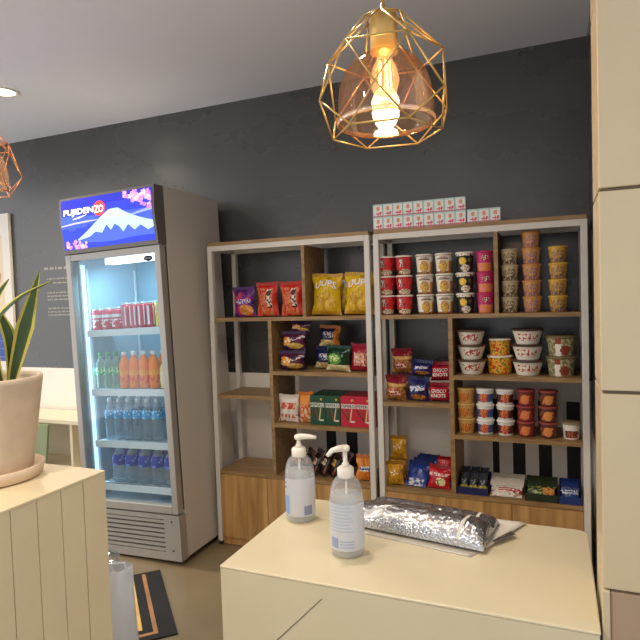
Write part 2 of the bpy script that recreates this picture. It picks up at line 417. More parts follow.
# small cups, third row
def p_small(base, band, dark):
    def p(a, t):
        if ell(a, t, 0, .42, .55, .3): return dark if h2(a * 10, t * 12, 11) > 0 else c_org
        if .15 < t < .7: return band if h2(a * 4, t * 5, 12) > -.25 else dark
        return base
    return p
G4 = 'small cups on the lower right shelf'
SH = .0725; Z3 = .7195
rows = [(-.417, '#d2a45c', '#c98d40', '#a85a2c', '#d0aa66', 'tan and orange', 'in the leftmost stack'),
        (-.326, '#e6e6e2', '#2d5596', '#b9403a', '#f0ece2', 'white lidded blue', 'in the only blue stack'),
        (-.235, '#e4e0da', '#3a2524', '#a8303a', '#f0ece2', 'white lidded black and red', 'right of the blue stack'),
        (-.143, '#7a2a26', '#8a2c2c', '#e0784a', '#9a3a38', 'dark red', 'left of the brown stack'),
        (-.048, '#5c3024', '#6a3226', '#e09050', '#a0443a', 'dark brown', 'beside the single cup')]
for x, bs, bd, dk, ld, nm, wh in rows:
    pp = cup('dessert_cup', .0395, .034, SH, p_small(mat(bs), mat(bd), mat(dk)), mat(ld))
    stack(pp, 3, x, 2.80, Z3, SH, nm + ' small cup', wh, 'dessert cup', G4)
pp = cup('dessert_cup', .0395, .032, .078, lambda a, t: (c_wht if t > .55 or t < .12 or abs(a) > .9 else mat('#b65a3c') if h2(a * 8, t * 8, 5) > -.1 else c_blk), mat('#8c7a5c'))
place(pp, T(.049, 2.80, Z3), 'white small cup standing alone by the right post', 'dessert cup', G4)

# ------------------------------------------------------------------ snack bags
def bag(name, wd, h, d, paint, seal_m, word=None, word_m=None, ww=.1, wh=.03, wz=.65, arc=0.0, seed=1, slant=0.0):
    """pillow pouch standing on its bottom seam; paint(u, v) with u, v in -1..1 on the front"""
    t = thing(name); N = 44; b = MB()
    def half(u, v):
        e = 1.12 * max(0, 1 - abs(u) ** 2.0) ** .8 * max(0, 1 - abs(v) ** 2.2) ** .85
        wr = 1 + .30 * h2(u * 1.7, v * 1.7, seed) + .22 * abs(h2(u * 4.2, v * 3.1, seed + 2)) - .1 + .10 * math.sin(u * 15 + 4 * h2(v * 2, 1, seed)) * abs(v) ** 2
        return d / 2 * e * wr
    def pt(u, v, side):
        x = wd / 2 * u * (1 - .12 * (1 - v * v)) + .006 * h2(v * 2.2, u, seed + 5)
        z = h * (.5 + .5 * v * (1 - .045 * (1 - u * u) * (1 if v > 0 else .3))) + (.004 * h2(u * 2.5, 3, seed + 7) if v > .6 else 0)
        return (x, side * max(half(u, v), .0012), z)
    for side in (-1, 1):
        vs_ = [pt(-1 + 2 * i / N, -1 + 2 * j / N, side) for j in range(N + 1) for i in range(N + 1)]
        fs = []; ms = []
        for j in range(N):
            for i in range(N):
                q = (j * (N + 1) + i, j * (N + 1) + i + 1, (j + 1) * (N + 1) + i + 1, (j + 1) * (N + 1) + i)
                fs.append(q if side < 0 else tuple(reversed(q)))
                u, v = -1 + 2 * (i + .5) / N, -1 + 2 * (j + .5) / N
                ms.append(paint(u, v) if side < 0 else seal_m)
        b.add(vs_, fs, ms, True)
    edge = []
    b.build('pouch', t, fix=False)
    for sgn, nm in ((1, 'top_seal'), (-1, 'bottom_seal')):
        if sgn < 0: continue
        s = MB(); K = 30; vs_ = []
        for k in range(K + 1):
            u = -1 + 2 * k / K; x0, _, z0 = pt(u, 1, -1)
            for y in (-.0022, .0022):
                for dz in (-.004, .016): vs_.append((x0, y + .002 * (k % 2) - .001, z0 + dz))
        fs = []
        for k in range(K):
            a = 4 * k; c = a + 4
            fs += [(a, c, c + 1, a + 1), (a + 3, c + 3, c + 2, a + 2), (a + 1, c + 1, c + 3, a + 3), (a, a + 2, c + 2, c)]
        fs += [(0, 1, 3, 2), (4 * K, 4 * K + 2, 4 * K + 3, 4 * K + 1)]
        s.add(vs_, fs, seal_m); s.build(nm, t)
    if word:
        def fn(x, z):
            zz = h * wz + z + arc * (1 - (2 * x / ww) ** 2) + slant * x
            u = max(-.97, min(.97, 2 * x / wd)); v = max(-.97, min(.97, 2 * zz / h - 1))
            return (x, -half(u, v) * 1.02 - .0022, zz)
        lettering(word, t, fn, ww, wh, word_m)
    return t
BR = .26
def bm_(h): return mat(h, BR)
def food(u, v, cu, cv, ru, rv): return ((u - cu) / ru) ** 2 + ((v - cv) / rv) ** 2 < 1
def p_purple(u, v):
    if food(u, v, .25, -.55, .6, .4): return bm_('#e08a3a') if h2(u * 4, v * 4, 3) > -.25 else bm_('#f0b060')
    if abs(v - .1) < .18 and abs(u) < .75: return bm_('#e8c9d8') if h2(u * 9, v * 9, 6) > 0 else bm_('#5a4aa8')
    n_ = h2(u * 2.2, v * 2.2, 9)
    return bm_('#c8305c') if n_ > .12 else bm_('#7a2a86') if n_ > -.25 else bm_('#4c1d5e')
def p_orred(u, v):
    if abs(u - .35 + .1 * v) < .2 and -.5 < v < .75: return bm_('#f2e2d2') if h2(u * 7, v * 7, 4) > .0 else bm_('#3a2020')
    if u > .62 or v > .8: return bm_('#c8281e')
    n_ = h2(u * 5, v * 3.5, 8)
    return bm_('#d9683a') if n_ > .12 else bm_('#e08a5a') if n_ > -.1 else bm_('#cf3a28')
def p_yellow(u, v):
    if food(u, v, .0, -.35, .75, .5): return bm_('#e2b840') if h2(u * 5, v * 5, 2) > 0 else bm_('#c99a2a')
    if food(u, v, -.45, -.45, .16, .12): return bm_('#8a8a30')
    if v < -.82: return bm_('#c9962a')
    return bm_('#dcb416') if h2(u * 2, v * 2, 7) > -.35 else bm_('#b88d14')
def p_purpor(u, v):
    if food(u, v, -.45, .1, .5, .55): return bm_('#e8952e') if h2(u * 4, v * 4, 5) > -.1 else bm_('#f0d8b0')
    if food(u, v, .3, -.5, .6, .35): return bm_('#d8b458')
    if abs(v - .2 - u * .5) < .18: return bm_('#e6dccb') if h2(u * 8, v * 8, 4) > 0 else bm_('#4a2060')
    return bm_('#5a1c3c') if h2(u * 2, v * 2, 3) > -.1 else bm_('#37204c')
def p_bluechip(u, v):
    if food(u, v, .1, .3, .75, .35): return bm_('#d8d2c2') if h2(u * 6, v * 5, 5) > .1 else bm_('#27397c')
    if v < -.3: return bm_('#d8b060') if h2(u * 4, v * 4, 6) > -.1 else bm_('#e8d8a0')
    return bm_('#1b2450')
def p_bluechip_o(u, v):
    return bm_('#d07a28') if u > .55 else p_bluechip(u, v)
def p_green(u, v):
    if food(u, v, -.15, .1, .45, .3): return bm_('#e2e6a8') if h2(u * 7, v * 7, 4) > -.05 else bm_('#5d9a2c')
    if food(u, v, -.15, .05, .62, .48): return bm_('#5aa82e')
    if v < -.45: return bm_('#d9c98a') if h2(u * 4, v * 4, 6) > -.15 else bm_('#e9dfb4')
    return bm_('#143a24')
def p_redbag(u, v):
    if abs(v + .05) < .55 and abs(u) < .62: return bm_('#d89a78') if h2(u * 5, v * 5, 3) > .05 else bm_('#e8d4b8') if h2(u * 4, v * 4, 9) > 0 else bm_('#b0303a')
    return bm_('#a01c34')
def p_whsach(u, v):
    if .05 < v < .6 and abs(u) < .75: return bm_('#c8503c') if h2(u * 4, v * 4, 2) > -.1 else bm_('#e8b090')
    if v < -.35 and h2(u * 4, v * 4, 4) > .1: return bm_('#cc6a4a')
    return bm_('#e2d8cc')
def p_orsach(u, v):
    n_ = h2(u * 4, v * 4, 14)
    return bm_('#e8903a') if (v > .3 or n_ > .25) else bm_('#c84a34') if n_ > -.05 else bm_('#e6c0a0')
def p_brred(u, v):
    if v > .55: return bm_('#8c1c2c')
    if abs(v + .25) < .25 and abs(u) < .55: return bm_('#c42a2a') if h2(u * 6, v * 6, 3) > .0 else bm_('#f0dccc')
    if v > .25: return bm_('#d8a860')
    return bm_('#b0723c') if h2(u * 4, v * 4, 9) > -.15 else bm_('#cf9a5c')
def p_navy(u, v):
    if abs(v - .25 - .15 * u) < .26 and abs(u) < .7: return bm_('#e6e4ea') if h2(u * 5, v * 6, 4) > -.12 else bm_('#3c4a9a')
    if v < -.25 and food(u, v, .1, -.6, .7, .3): return bm_('#cf8a3c') if h2(u * 5, v * 5, 8) > -.05 else bm_('#8a4a24')
    return bm_('#1e1f5c')
def p_choco(u, v):
    if abs(v) > .82: return bm_('#5c1020')
    return bm_('#b81c34') if h2(u * 2, v * 2, 3) > -.25 else bm_('#8c1428')
def p_gold(u, v):
    if food(u, v, 0, .3, .5, .25): return bm_('#f0e2b8') if h2(u * 6, v * 6, 4) > 0.1 else bm_('#b87a1c')
    return bm_('#d39a20') if h2(u * 3, v * 3, 5) > -.2 else bm_('#a87418')
def p_bluebag(u, v):
    if v < -.35 and abs(u) < .75: return bm_('#d6d2d0') if h2(u * 5, v * 6, 2) > -.05 else bm_('#2b4a9e')
    return bm_('#1d3a8e') if h2(u * 3, v * 3, 5) > -.15 else bm_('#152a66')
def p_redsnack(u, v):
    if food(u, v, .2, -.35, .5, .4): return bm_('#e8dcae') if h2(u * 5, v * 5, 2) > -.2 else bm_('#7a8a3c')
    if abs(v - .35) < .15: return bm_('#f0d8cc') if h2(u * 9, v * 6, 5) > 0 else bm_('#c4202c')
    return bm_('#c01e2a')
def bag_at(proto, x0, x1, y, z, label, rz=0.0, rx=0.0, group=None, cat='snack bag'):
    return place(proto, T((x0 + x1) / 2, y, z + .002, rz, rx, rnd.uniform(-.07, .07)), label, cat, group)
GB = 'bagged snacks on the left shelving unit'
bag_at(bag('chip_bag', .138, .152, .06, p_purple, bm_('#4c1d5e'), seed=2), -1.69, -1.55, 2.79, TOP + .003, 'purple chip bag, leftmost on the top shelf of the left unit', .05, -.06, GB)
pO = bag('chip_bag', .134, .172, .06, p_orred, bm_('#b8301e'), seed=3)
bag_at(pO, -1.547, -1.408, 2.795, TOP + .003, 'orange red chip bag standing next to the purple bag', -.03, -.05, GB)
bag_at(pO, -1.392, -1.260, 2.795, TOP + .003, 'orange red chip bag leaning beside the upright panel', .02, -.05, GB)
pY = bag('chip_bag', .168, .205, .08, p_yellow, bm_('#b88d14'), 'UUPS', mat('#f0eaf4'), .115, .035, .72, .02, seed=4)
bag_at(pY, -1.212, -1.05, 2.80, TOP + .003, 'big yellow chip bag in front beside the upright panel', .06, -.06, GB)
bag_at(pY, -1.165, -1.0, 2.905, TOP + .003, 'big yellow chip bag standing behind the other two yellow bags', -.05, -.03, GB)
bag_at(pY, -1.0, -.895, 2.80, TOP + .003, 'big yellow chip bag partly behind the shelf post', .0, -.06, GB)
pP = bag('chip_bag', .152, .090, .085, p_purpor, bm_('#37204c'), seed=5)
bag_at(pP, -1.410, -1.258, 2.79, Z2 + .002, 'purple and orange chip bag at the bottom of its pile', .08, 0, GB)
bag_at(pP, -1.40, -1.244, 2.79, Z2 + .107, 'purple and orange chip bag laid on the lower one', -.12, -.1, GB)
pPs = bag('chip_bag', .115, .042, .055, p_purpor, bm_('#37204c'), seed=6)
bag_at(pPs, -1.345, -1.225, 2.80, Z2 + .209, 'small purple and orange chip bag on top of the pile, half hidden', .1, -.2, GB)
pBl = bag('chip_bag', .122, .105, .07, p_bluechip, bm_('#1b2450'), seed=7)
bag_at(pBl, -1.232, -1.118, 2.868, Z2 + .002, 'blue chip bag standing left of the green bag', .05, 0, GB)
pBu = bag('chip_bag', .125, .10, .07, p_bluechip_o, bm_('#c06a24'), seed=8)
bag_at(pBu, -1.212, -1.083, 2.868, Z2 + .122, 'blue chip bag with an orange side lying above the lower blue bag', -.05, -.1, GB)
bag_at(bag('chip_bag', .142, .12, .08, p_green, bm_('#143a24'), seed=9), -1.142, -1.0, 2.785, Z2 + .002, 'dark green chip bag with a lime oval badge', -.1, -.06, GB)
bag_at(bag('chip_bag', .115, .128, .06, p_redbag, bm_('#8c1830'), seed=10), -.998, -.898, 2.80, Z2 + .002, 'red chip bag at the right end beside the shelf post', .05, -.05, GB)
Z3b = .7205
bag_at(bag('snack_pouch', .118, .135, .045, p_whsach, bm_('#d8cec0'), seed=11), -1.432, -1.305, 2.785, Z3b, 'white and red snack pouch beside the orange pouch', .05, -.05, GB)
bag_at(bag('snack_pouch', .094, .15, .045, p_orsach, bm_('#d07c2c'), seed=12), -1.31, -1.222, 2.80, Z3b, 'orange snack pouch left of the green stick boxes', -.05, -.04, GB)
# bottom shelf of the left unit
def p_dark(acc):
    def p(u, v):
        if abs(v - .1) < .3 and abs(u) < .7 and h2(u * 5, v * 5, 3) > -.05: return acc
        return bm_('#241a18') if h2(u * 3, v * 3, 6) > -.3 else bm_('#6a3a2c')
    return p
xs_ = [(-1.360, '#c98a8a', 'pink marked'), (-1.305, '#b98a3c', 'gold marked'), (-1.250, '#cfa48a', 'peach marked'), (-1.195, '#d8c8a8', 'cream marked'), (-1.140, '#c79a52', 'tan marked'), (-1.085, '#8a7a6a', 'grey marked')]
for k, (x, c, nm) in enumerate(xs_):
    bag_at(bag('snack_pouch', .112, .125, .034, p_dark(bm_(c)), bm_('#3a2620'), seed=20 + k), x - .04, x + .04, 2.80, .44, f'dark {nm} snack pouch leaning on the bottom shelf', -.9, -.5, GB)
def p_wedge(u, v):
    if abs(v) < .25 and abs(u) < .7: return bm_('#3b56a0') if h2(u * 6, v * 6, 3) > 0 else bm_('#f0e0c0')
    return bm_('#d9802c') if u < .6 else bm_('#a82c24')
bag_at(bag('snack_pouch', .095, .118, .05, p_wedge, bm_('#b86a1c'), seed=30), -.985, -.895, 2.79, .435, 'orange snack pouch on the bottom shelf beside the shelf post', .25, -.2, GB)
# right unit bags
GC = 'bagged snacks on the left bays of the right shelving unit'
Z4 = .8645
pBR = bag('biscuit_bag', .108, .112, .07, p_brred, bm_('#7a1626'), seed=41)
bag_at(pBR, -.813, -.713, 2.785, Z4 + .002, 'brown and red biscuit bag in front by the shelf post', .05, 0, GC)
bag_at(pBR, -.793, -.69, 2.855, Z4 + .13, 'brown and red biscuit bag perched at the top of the pile', -.05, .0, GC)
bag_at(pBR, -.806, -.70, 2.875, Z4 + .002, 'brown and red biscuit bag standing hidden behind the front one', .03, 0, GC)
pNV = bag('biscuit_bag', .115, .105, .07, p_navy, bm_('#1a1c50'), seed=42)
bag_at(pNV, -.706, -.592, 2.785, Z4 + .002, 'navy blue biscuit bag in the lower front of the bay', -.04, 0, GC)
pNV2 = bag('biscuit_bag', .108, .062, .06, p_navy, bm_('#1a1c50'), seed=43)
bag_at(pNV2, -.69, -.575, 2.80, Z4 + .127, 'navy blue biscuit bag lying on the lower navy bag', .06, -.1, GC)
pCK = bag('biscuit_bag', .104, .078, .055, p_choco, bm_('#8c1428'), 'CHOCO', mat('#f0e4dc'), .072, .017, .68, seed=44)
v_ = lettering('KNOTS', pCK, lambda x, z: (x, -.0298 + abs(x) * .06, .031 + z), .072, .017, mat('#f0e4dc'))
bag_at(pCK, -.588, -.494, 2.785, Z4 + .002, 'crimson biscuit bag, lower of the two beside the upright panel', -.03, -.02, GC)
bag_at(pCK, -.585, -.488, 2.815, Z4 + .1, 'crimson biscuit bag, upper of the two beside the upright panel', .03, -.05, GC)
Z5 = .4325
pG = bag('snack_pouch', .088, .105, .055, p_gold, bm_('#9c6c14'), seed=51)
bag_at(pG, -.812, -.728, 2.775, Z5 + .002, 'golden snack pouch in front beside the shelf post', .1, 0, GC)
bag_at(pG, -.81, -.725, 2.845, Z5 + .115, 'golden snack pouch perched on the gold pile', -.1, 0, GC)
bag_at(pG, -.82, -.732, 2.85, Z5 + .002, 'golden snack pouch under the perched one, behind the front pouch', .05, 0, GC)
pBB = bag('snack_pouch', .113, .115, .032, p_bluebag, bm_('#152a66'), seed=52)
for k, lb in enumerate(('blue snack pouch, frontmost of the leaning blue row', 'blue snack pouch, second of the leaning blue row', 'blue snack pouch, third of the leaning blue row', 'blue snack pouch, rearmost of the leaning blue row')):
    bag_at(pBB, -.728 + .008 * k, -.611 + .008 * k, 2.772 + .046 * k, Z5 + .002, lb, -.12, -.55, GC)
pRS = bag('snack_pouch', .116, .10, .045, p_redsnack, bm_('#8a141e'), seed=53)
bag_at(pRS, -.612, -.495, 2.775, Z5 + .002, 'red snack pouch lying in front of the upright panel', -.1, -.3, GC)
pRS2 = bag('snack_pouch', .08, .112, .04, p_redsnack, bm_('#8a141e'), seed=54)
bag_at(pRS2, -.59, -.50, 2.875, Z5 + .01, 'red snack pouch standing upright behind the lying red pouch', .0, 0, GC)

# ------------------------------------------------------------------ stick boxes (left unit, third row)
def stick_box(col, top, lab):
    t = thing('stick_box'); W, H, D = .0845, .157, .045
    b = MB(); b.box(-W / 2, W / 2, 0, D, 0, H, mat(col, .35)); b.build('carton', t, .001)
    fl = MB(); fl.box(-W / 2 + .002, W / 2 - .002, .002, D - .002, H, H + .0015, mat(top, .35)); fl.build('top_flap', t)
    bd = MB(); bd.box(-W / 2 + .003, W / 2 - .003, -.0006, 0, .095, .1175, mat('#e8e2da', .4)); bd.build('name_band', t)
    lettering('PEPERO', t, lambda x, z: (x, -.0012, .106 + z), .074, .017, mat(lab))
    s = MB()
    for k in range(3):
        a = R(-35 + 22 * k); cx, cz = -.018 + .016 * k, .058
        dx, dz = math.sin(a) * .034, math.cos(a) * .034
        px_, pz_ = math.cos(a) * .0035, -math.sin(a) * .0035
        s.prism([(cx - dx - px_, cz - dz - pz_), (cx + dx - px_, cz + dz - pz_), (cx + dx + px_, cz + dz + pz_), (cx - dx + px_, cz - dz + pz_)], -.0009 - .0002 * k, -.0003, mat(('#5b2f1e', '#7a4226', '#d8b890')[k]))
    s.box(.012, .034, -.0008, 0, .022, .03, mat('#e8e2da')); s.build('stick_picture', t)
    s = MB(); s.lathe([(.007, -.0004), (.007, .0004)], mat('#d9b24c'), 20)
    o = s.build('badge', t); o.rotation_euler = (R(90), 0, 0); o.location = (.022, -.0006, .137)
    return t
GP = 'biscuit stick boxes on the left shelving unit'
xg = [-1.186, -1.100, -1.012, -.926 - .0015]
for col, top, lab, xa, nm in (('#174d33', '#12402a', '#174d33', xg[:2], 'green'), ('#c4203c', '#a81c32', '#3a1418', xg[2:], 'red')):
    pbx = stick_box(col, top, lab)
    for i, x in enumerate(xa):
        for k in range(4):
            side = ('left', 'right')[i]
            dep = ('at the front', 'second from the front', 'third from the front', 'at the back')[k]
            place(pbx, T(x, 2.764 + k * .0465, .7195), f'{nm} biscuit stick box {dep} of the {side} {nm} row', 'biscuit box', GP)

# ------------------------------------------------------------------ display trays and sachets (right unit, bottom shelf)
GT = 'sachets in the trays on the bottom shelf'
def tray(x0, x1, col, label, h=.034):
    t = thing('display_tray', label, 'display box', (x0, 2.745, .4325)); wd = x1 - x0; D = .178; m = mat(col, .4)
    bb = MB(); bb.box(0, wd, 0, D, 0, .002, m); bb.build('base', t)
    bb = MB(); bb.box(0, wd, 0, .002, .002, h, m); bb.build('front_wall', t)
    bb = MB(); bb.box(0, wd, D - .002, D, .002, h + .03, m); bb.build('rear_wall', t)
    for x in (0, wd - .002):
        bb = MB(); bb.prism([(0, 0), (0, 0), (0, 0)], 0, 0, m); bb = MB()
        bb.add([(x, .002, .002), (x, D - .002, .002), (x, D - .002, h + .03), (x, .002, h), (x + .002, .002, .002), (x + .002, D - .002, .002), (x + .002, D - .002, h + .03), (x + .002, .002, h)],
               [(0, 1, 2, 3), (7, 6, 5, 4), (0, 4, 5, 1), (1, 5, 6, 2), (2, 6, 7, 3), (3, 7, 4, 0)], m); bb.build('side_wall', t)
tray(-.462, -.317, '#1c2458', 'dark blue open display tray of grey sachets beside the upright panel')
tray(-.152, -.012, '#23301c', 'dark green open display tray of green and orange sachets')
tray(-.006, .086, '#1d3474', 'blue open display tray of blue sachets beside the right post')
def p_s1(u, v):
    if v < -.25 and v > -.6: return bm_('#b8a83a')
    return bm_('#3a3c48') if abs(u) > .5 or v > .5 else bm_('#8c8c90') if h2(u * 4, v * 4, 2) > 0 else bm_('#2c2e3c')
s1 = bag('sachet', .043, .075, .022, p_s1, bm_('#4a4c58'), seed=61)
nm3 = ('left', 'middle', 'right'); 
for r in range(2):
    for k in range(3):
        place(s1, T(-.4345 + .0445 * k, 2.785 + .06 * r, .437 + .012 * r, 0, -.6), f'grey sachet in the dark blue tray, {("front", "rear")[r]} row {nm3[k]}', 'sachet', GT)
def p_s2(u, v):
    if abs(v - .05) < .4 and u > -.6: return bm_('#b8303c') if h2(u * 5, v * 5, 3) > -.05 else bm_('#f0e2d6')
    return bm_('#ddd4c6') if h2(u * 3, v * 3, 8) > -.2 else bm_('#a88a70')
s2 = bag('sachet', .150, .062, .022, p_s2, bm_('#cfc6b8'), seed=62)
od = ('frontmost', 'second', 'third', 'fourth', 'rearmost')
for k in range(5):
    place(s2, T(-.236, 2.758 + .034 * k, .434, .0, -.85), f'white and red sachet, {od[k]} of five in the leaning row without a tray', 'sachet', GT)
def p_s3(u, v):
    if u > .1 and abs(v) < .6: return bm_('#d8944c') if h2(u * 4, v * 4, 5) > -.1 else bm_('#8a4a2c')
    return bm_('#2c3c22') if h2(u * 4, v * 4, 2) > -.12 else bm_('#8a9a4c')
s3 = bag('sachet', .13, .062, .022, p_s3, bm_('#26331f'), seed=63)
for k in range(4):
    place(s3, T(-.082, 2.765 + .031 * k, .4435, .0, -.75), f'green and orange sachet, {("frontmost", "second", "third", "rearmost")[k]} in the dark green tray', 'sachet', GT)
def p_s4(u, v):
    if abs(v - .2) < .35 and h2(u * 5, v * 5, 3) > .0: return bm_('#c8d0dc')
    return bm_('#20408c') if h2(u * 3, v * 3, 4) > -.2 else bm_('#8a8a6c')
s4 = bag('sachet', .08, .062, .024, p_s4, bm_('#1d3474'), seed=64)
for k in range(3):
    place(s4, T(.040, 2.770 + .037 * k, .4435, .0, -.7), f'blue sachet, {("frontmost", "middle", "rearmost")[k]} in the blue tray', 'sachet', GT)

# ------------------------------------------------------------------ drink cartons on top of the right unit
def carton():
    t = thing('drink_carton'); W, H, D = .0485, .0625, .038; b = MB(); N = 10
    pal = [mat(c, .35) for c in ('#e6e8e6', '#bcd6d2', '#d4566e', '#dd9468', '#f2eee8', '#c4788a')]
    vs_ = [(-W / 2 + W * i / N, 0, H * j / N) for j in range(N + 1) for i in range(N + 1)]; fs = []; ms = []
    for j in range(N):
        for i in range(N):
            fs.append((j * (N + 1) + i, j * (N + 1) + i + 1, (j + 1) * (N + 1) + i + 1, (j + 1) * (N + 1) + i))
            u, v = -1 + 2 * (i + .5) / N, -1 + 2 * (j + .5) / N
            if food(u, v, .1, .35, .4, .4): m = pal[3] if h2(u * 4, v * 4, 3) > -.2 else pal[4]
            elif food(u, v, .25, -.45, .6, .35): m = pal[2] if h2(u * 5, v * 5, 5) > -.3 else pal[4]
            elif v < -.8: m = pal[5]
            elif u < -.72 or v > .85: m = pal[1]
            else: m = pal[0]
            ms.append(m)
    b.add(vs_, fs, ms)
    b.box(-W / 2, W / 2, .0003, D, 0, H, pal[1]); b.build('carton', t, fix=False)
    st = MB(); st.tube([(.012, D + .003, .006), (.006, D + .003, .055)], .0022, pal[4]); st.build('straw', t)
    return t
pc = carton()
nums = ('first', 'second', 'third', 'fourth', 'fifth', 'sixth', 'seventh', 'eighth', 'ninth', 'tenth', 'eleventh', 'twelfth')
GK = 'drink cartons on top of the right shelving unit'
for k in range(12):
    place(pc, T(-.818 + .0503 * k + (.004 if k > 8 else 0), 2.742, 1.7205, rnd.uniform(-.02, .02)), f'small drink carton, {nums[k]} from left in the lower row', 'drink carton', GK)
for k in range(9):
    place(pc, T(-.818 + .0503 * k, 2.742, 1.7835, rnd.uniform(-.02, .02)), f'small drink carton, {nums[k]} from left in the upper row', 'drink carton', GK)

# ------------------------------------------------------------------ fridge (leans slightly to the left)
FR = Matrix.Translation((-2.165, 2.416, 0.012)) @ Matrix.Rotation(R(-1.9), 4, 'Y')
fr = thing('drinks_fridge', 'tall grey glass door drinks fridge with a lit blue mountain sign, leaning slightly left', 'fridge')
fr.matrix_world = FR
m_body = mat('#cdc6bc', 0.4, 0.0); m_dk = mat('#77716b', 0.38, 0.3); m_door = mat('#aca8a2', 0.35, 0.3)
m_in = mat('#93a9b6', 0.45)
HW = .325
bb = MB()   # cabinet shell round the cold space
bb.box(-HW, -HW + .03, .062, .58, .012, 1.985, m_body); bb.box(HW - .03, HW, .062, .58, .012, 1.985, m_body)
bb.box(-HW + .03, HW - .03, .55, .58, .03, 1.985, m_body); bb.box(-HW + .03, HW - .03, .062, .55, 1.69, 1.985, m_body)
bb.box(-HW + .03, HW - .03, .062, .55, .03, .28, m_body); bb.build('cabinet_shell', fr)
bb = MB(); t_ = .004
bb.box(-.295, -.295 + t_, .063, .55, .281, 1.689, m_in); bb.box(.295 - t_, .295, .063, .55, .281, 1.689, m_in)
bb.box(-.291, .291, .546, .55, .281, 1.689, m_in); bb.box(-.291, .291, .063, .546, 1.685, 1.689, m_in); bb.box(-.291, .291, .063, .546, .281, .285, m_in)
bb.build('liner', fr)
# door
dr = MB()
dr.box(-HW, -HW + .037, 0, .045, .258, 1.675, m_door); dr.box(HW - .037, HW, 0, .045, .258, 1.675, m_door)
dr.box(-HW + .037, HW - .037, 0, .045, 1.638, 1.675, m_door); dr.box(-HW + .037, HW - .037, 0, .045, .258, .300, m_door)
door = dr.build('door', fr, .003)
M_GLASS = clear('door_glass', '#f6fcff', .012, .02, fres=.12)
bbox('glass_pane', door, -HW + .037, HW - .037, .018, .024, .30, 1.638, M_GLASS)
bbox('gasket', door, -HW + .004, HW - .004, .046, .061, 1.652, 1.67, mat('#4c4845'))
for x in (-HW + .004, HW - .016): bbox('gasket', door, x, x + .012, .046, .061, .27, 1.652, mat('#4c4845'))
bg = MB(); bg.lathe([(.030, 0), (.030, .004)], mat('#2c3448', .3), 28); o = bg.build('badge', door); o.rotation_euler = (R(90), 0, 0); o.scale = (1, .5, 1); o.location = (.235, -.0005 + .018, 1.612)
lettering('FUJIDENZO', o, lambda x, z: (x, z * 2, .0046), .042, .007, mat('#d8dce4'))
# header with lit sign
hd = MB()
pf_ = [(0.062, 1.678), (-.005, 1.678), (-.022, 1.84), (-.012, 1.985), (.062, 1.985)]
vs_ = [(-HW, y, z) for y, z in pf_] + [(HW, y, z) for y, z in pf_]
hd.add(vs_, [(0, 1, 2, 3, 4), (9, 8, 7, 6, 5)] + [(i, i + 5, (i + 1) % 5 + 5, (i + 1) % 5) for i in range(5)], m_dk)
head = hd.build('sign_housing', fr)
def on_sign(u, v, lift=0.0):
    """u 0..1 left-right, v 0..1 bottom-top over the sign face, which bows forward"""
    z = 1.700 + .272 * v; x = -.312 + .624 * u
    y = -.0066 + (-.022 + .0066) * ((z - 1.70) / .14) if z < 1.84 else -.022 + .010 * ((z - 1.84) / .145)
    return (x, y - .0015 - lift, z)
def sign_poly(name, pts, m, lift, sub=None):
    b = MB(); b.add([on_sign(u, v, lift) for u, v in pts], [tuple(range(len(pts)))], m); return b.build(name, head, fix=False)
SE = 1.15
def em(h, s=SE): return mat(h, .3, 0, .3, s)
pan = MB(); N1, N2 = 24, 24; vs_ = []; fs = []; ms = []
for j in range(N2 + 1):
    for i in range(N1 + 1): vs_.append(on_sign(i / N1, j / N2))
for j in range(N2):
    for i in range(N1):
        fs.append((j * (N1 + 1) + i, j * (N1 + 1) + i + 1, (j + 1) * (N1 + 1) + i + 1, (j + 1) * (N1 + 1) + i))
        u, v = (i + .5) / N1, (j + .5) / N2
        q = v + .12 * h2(u * 3, v * 3, 4)
        ms.append(em('#2a3cc0') if q < .2 else em('#2b3fd0') if q < .42 else em('#3f58dc') if q < .62 else em('#2f3cc8') if q < .82 else em('#2a2fae'))
pan.add(vs_, fs, ms); pan.build('sign_panel', head, fix=False)
def strip(name, pts_top, pts_bot, m, lift):
    b = MB(); n = len(pts_top); Q = 8; vs_ = []
    for q in range(Q + 1):
        for (u0, v0), (u1, v1) in zip(pts_top, pts_bot): vs_.append(on_sign(u0 + (u1 - u0) * q / Q, v0 + (v1 - v0) * q / Q, lift))
    b.add(vs_, [((q + 1) * n + i, (q + 1) * n + i + 1, q * n + i + 1, q * n + i) for q in range(Q) for i in range(n - 1)], m)
    return b.build(name, head, fix=False)
# the snow-capped mountain: slope, snow, jagged snow line
mt_top = [(.17, .19), (.24, .27), (.31, .36), (.38, .46), (.45, .56), (.51, .65), (.55, .695), (.60, .70), (.645, .70), (.68, .65), (.74, .58), (.80, .52), (.87, .46), (.94, .41), (1.0, .375)]
mt_bot = [(u, max(.06, v - d)) for (u, v), d in zip(mt_top, (.02, .08, .14, .16, .30, .24, .40, .30, .36, .42, .22, .28, .14, .20, .12))]
mt_base = [(u, .10 + .02 * math.sin(u * 9)) for u, v in mt_top]
strip('mountain_slope', mt_top, mt_base, em('#4a63d4', 1.0), .0006)
strip('mountain_snow', mt_top, mt_bot, em('#b4d6e4', 1.1), .0012)
strip('mist_band', [(0, .49), (.15, .525), (.3, .535), (.42, .53)], [(0, .465), (.15, .49), (.3, .505), (.42, .52)], em('#b9b6ea'), .0009)
strip('mist_band', [(.74, .52), (.85, .575), (1, .63)], [(.74, .505), (.85, .535), (1, .57)], em('#8e9cec'), .0009)
sun = [(  .440 + .066 * math.cos(a), .745 + .150 * math.sin(a)) for a in [2 * math.pi * k / 28 for k in range(28)]]
sign_poly('red_sun', sun, em('#e8433c', 1.2), .0014)
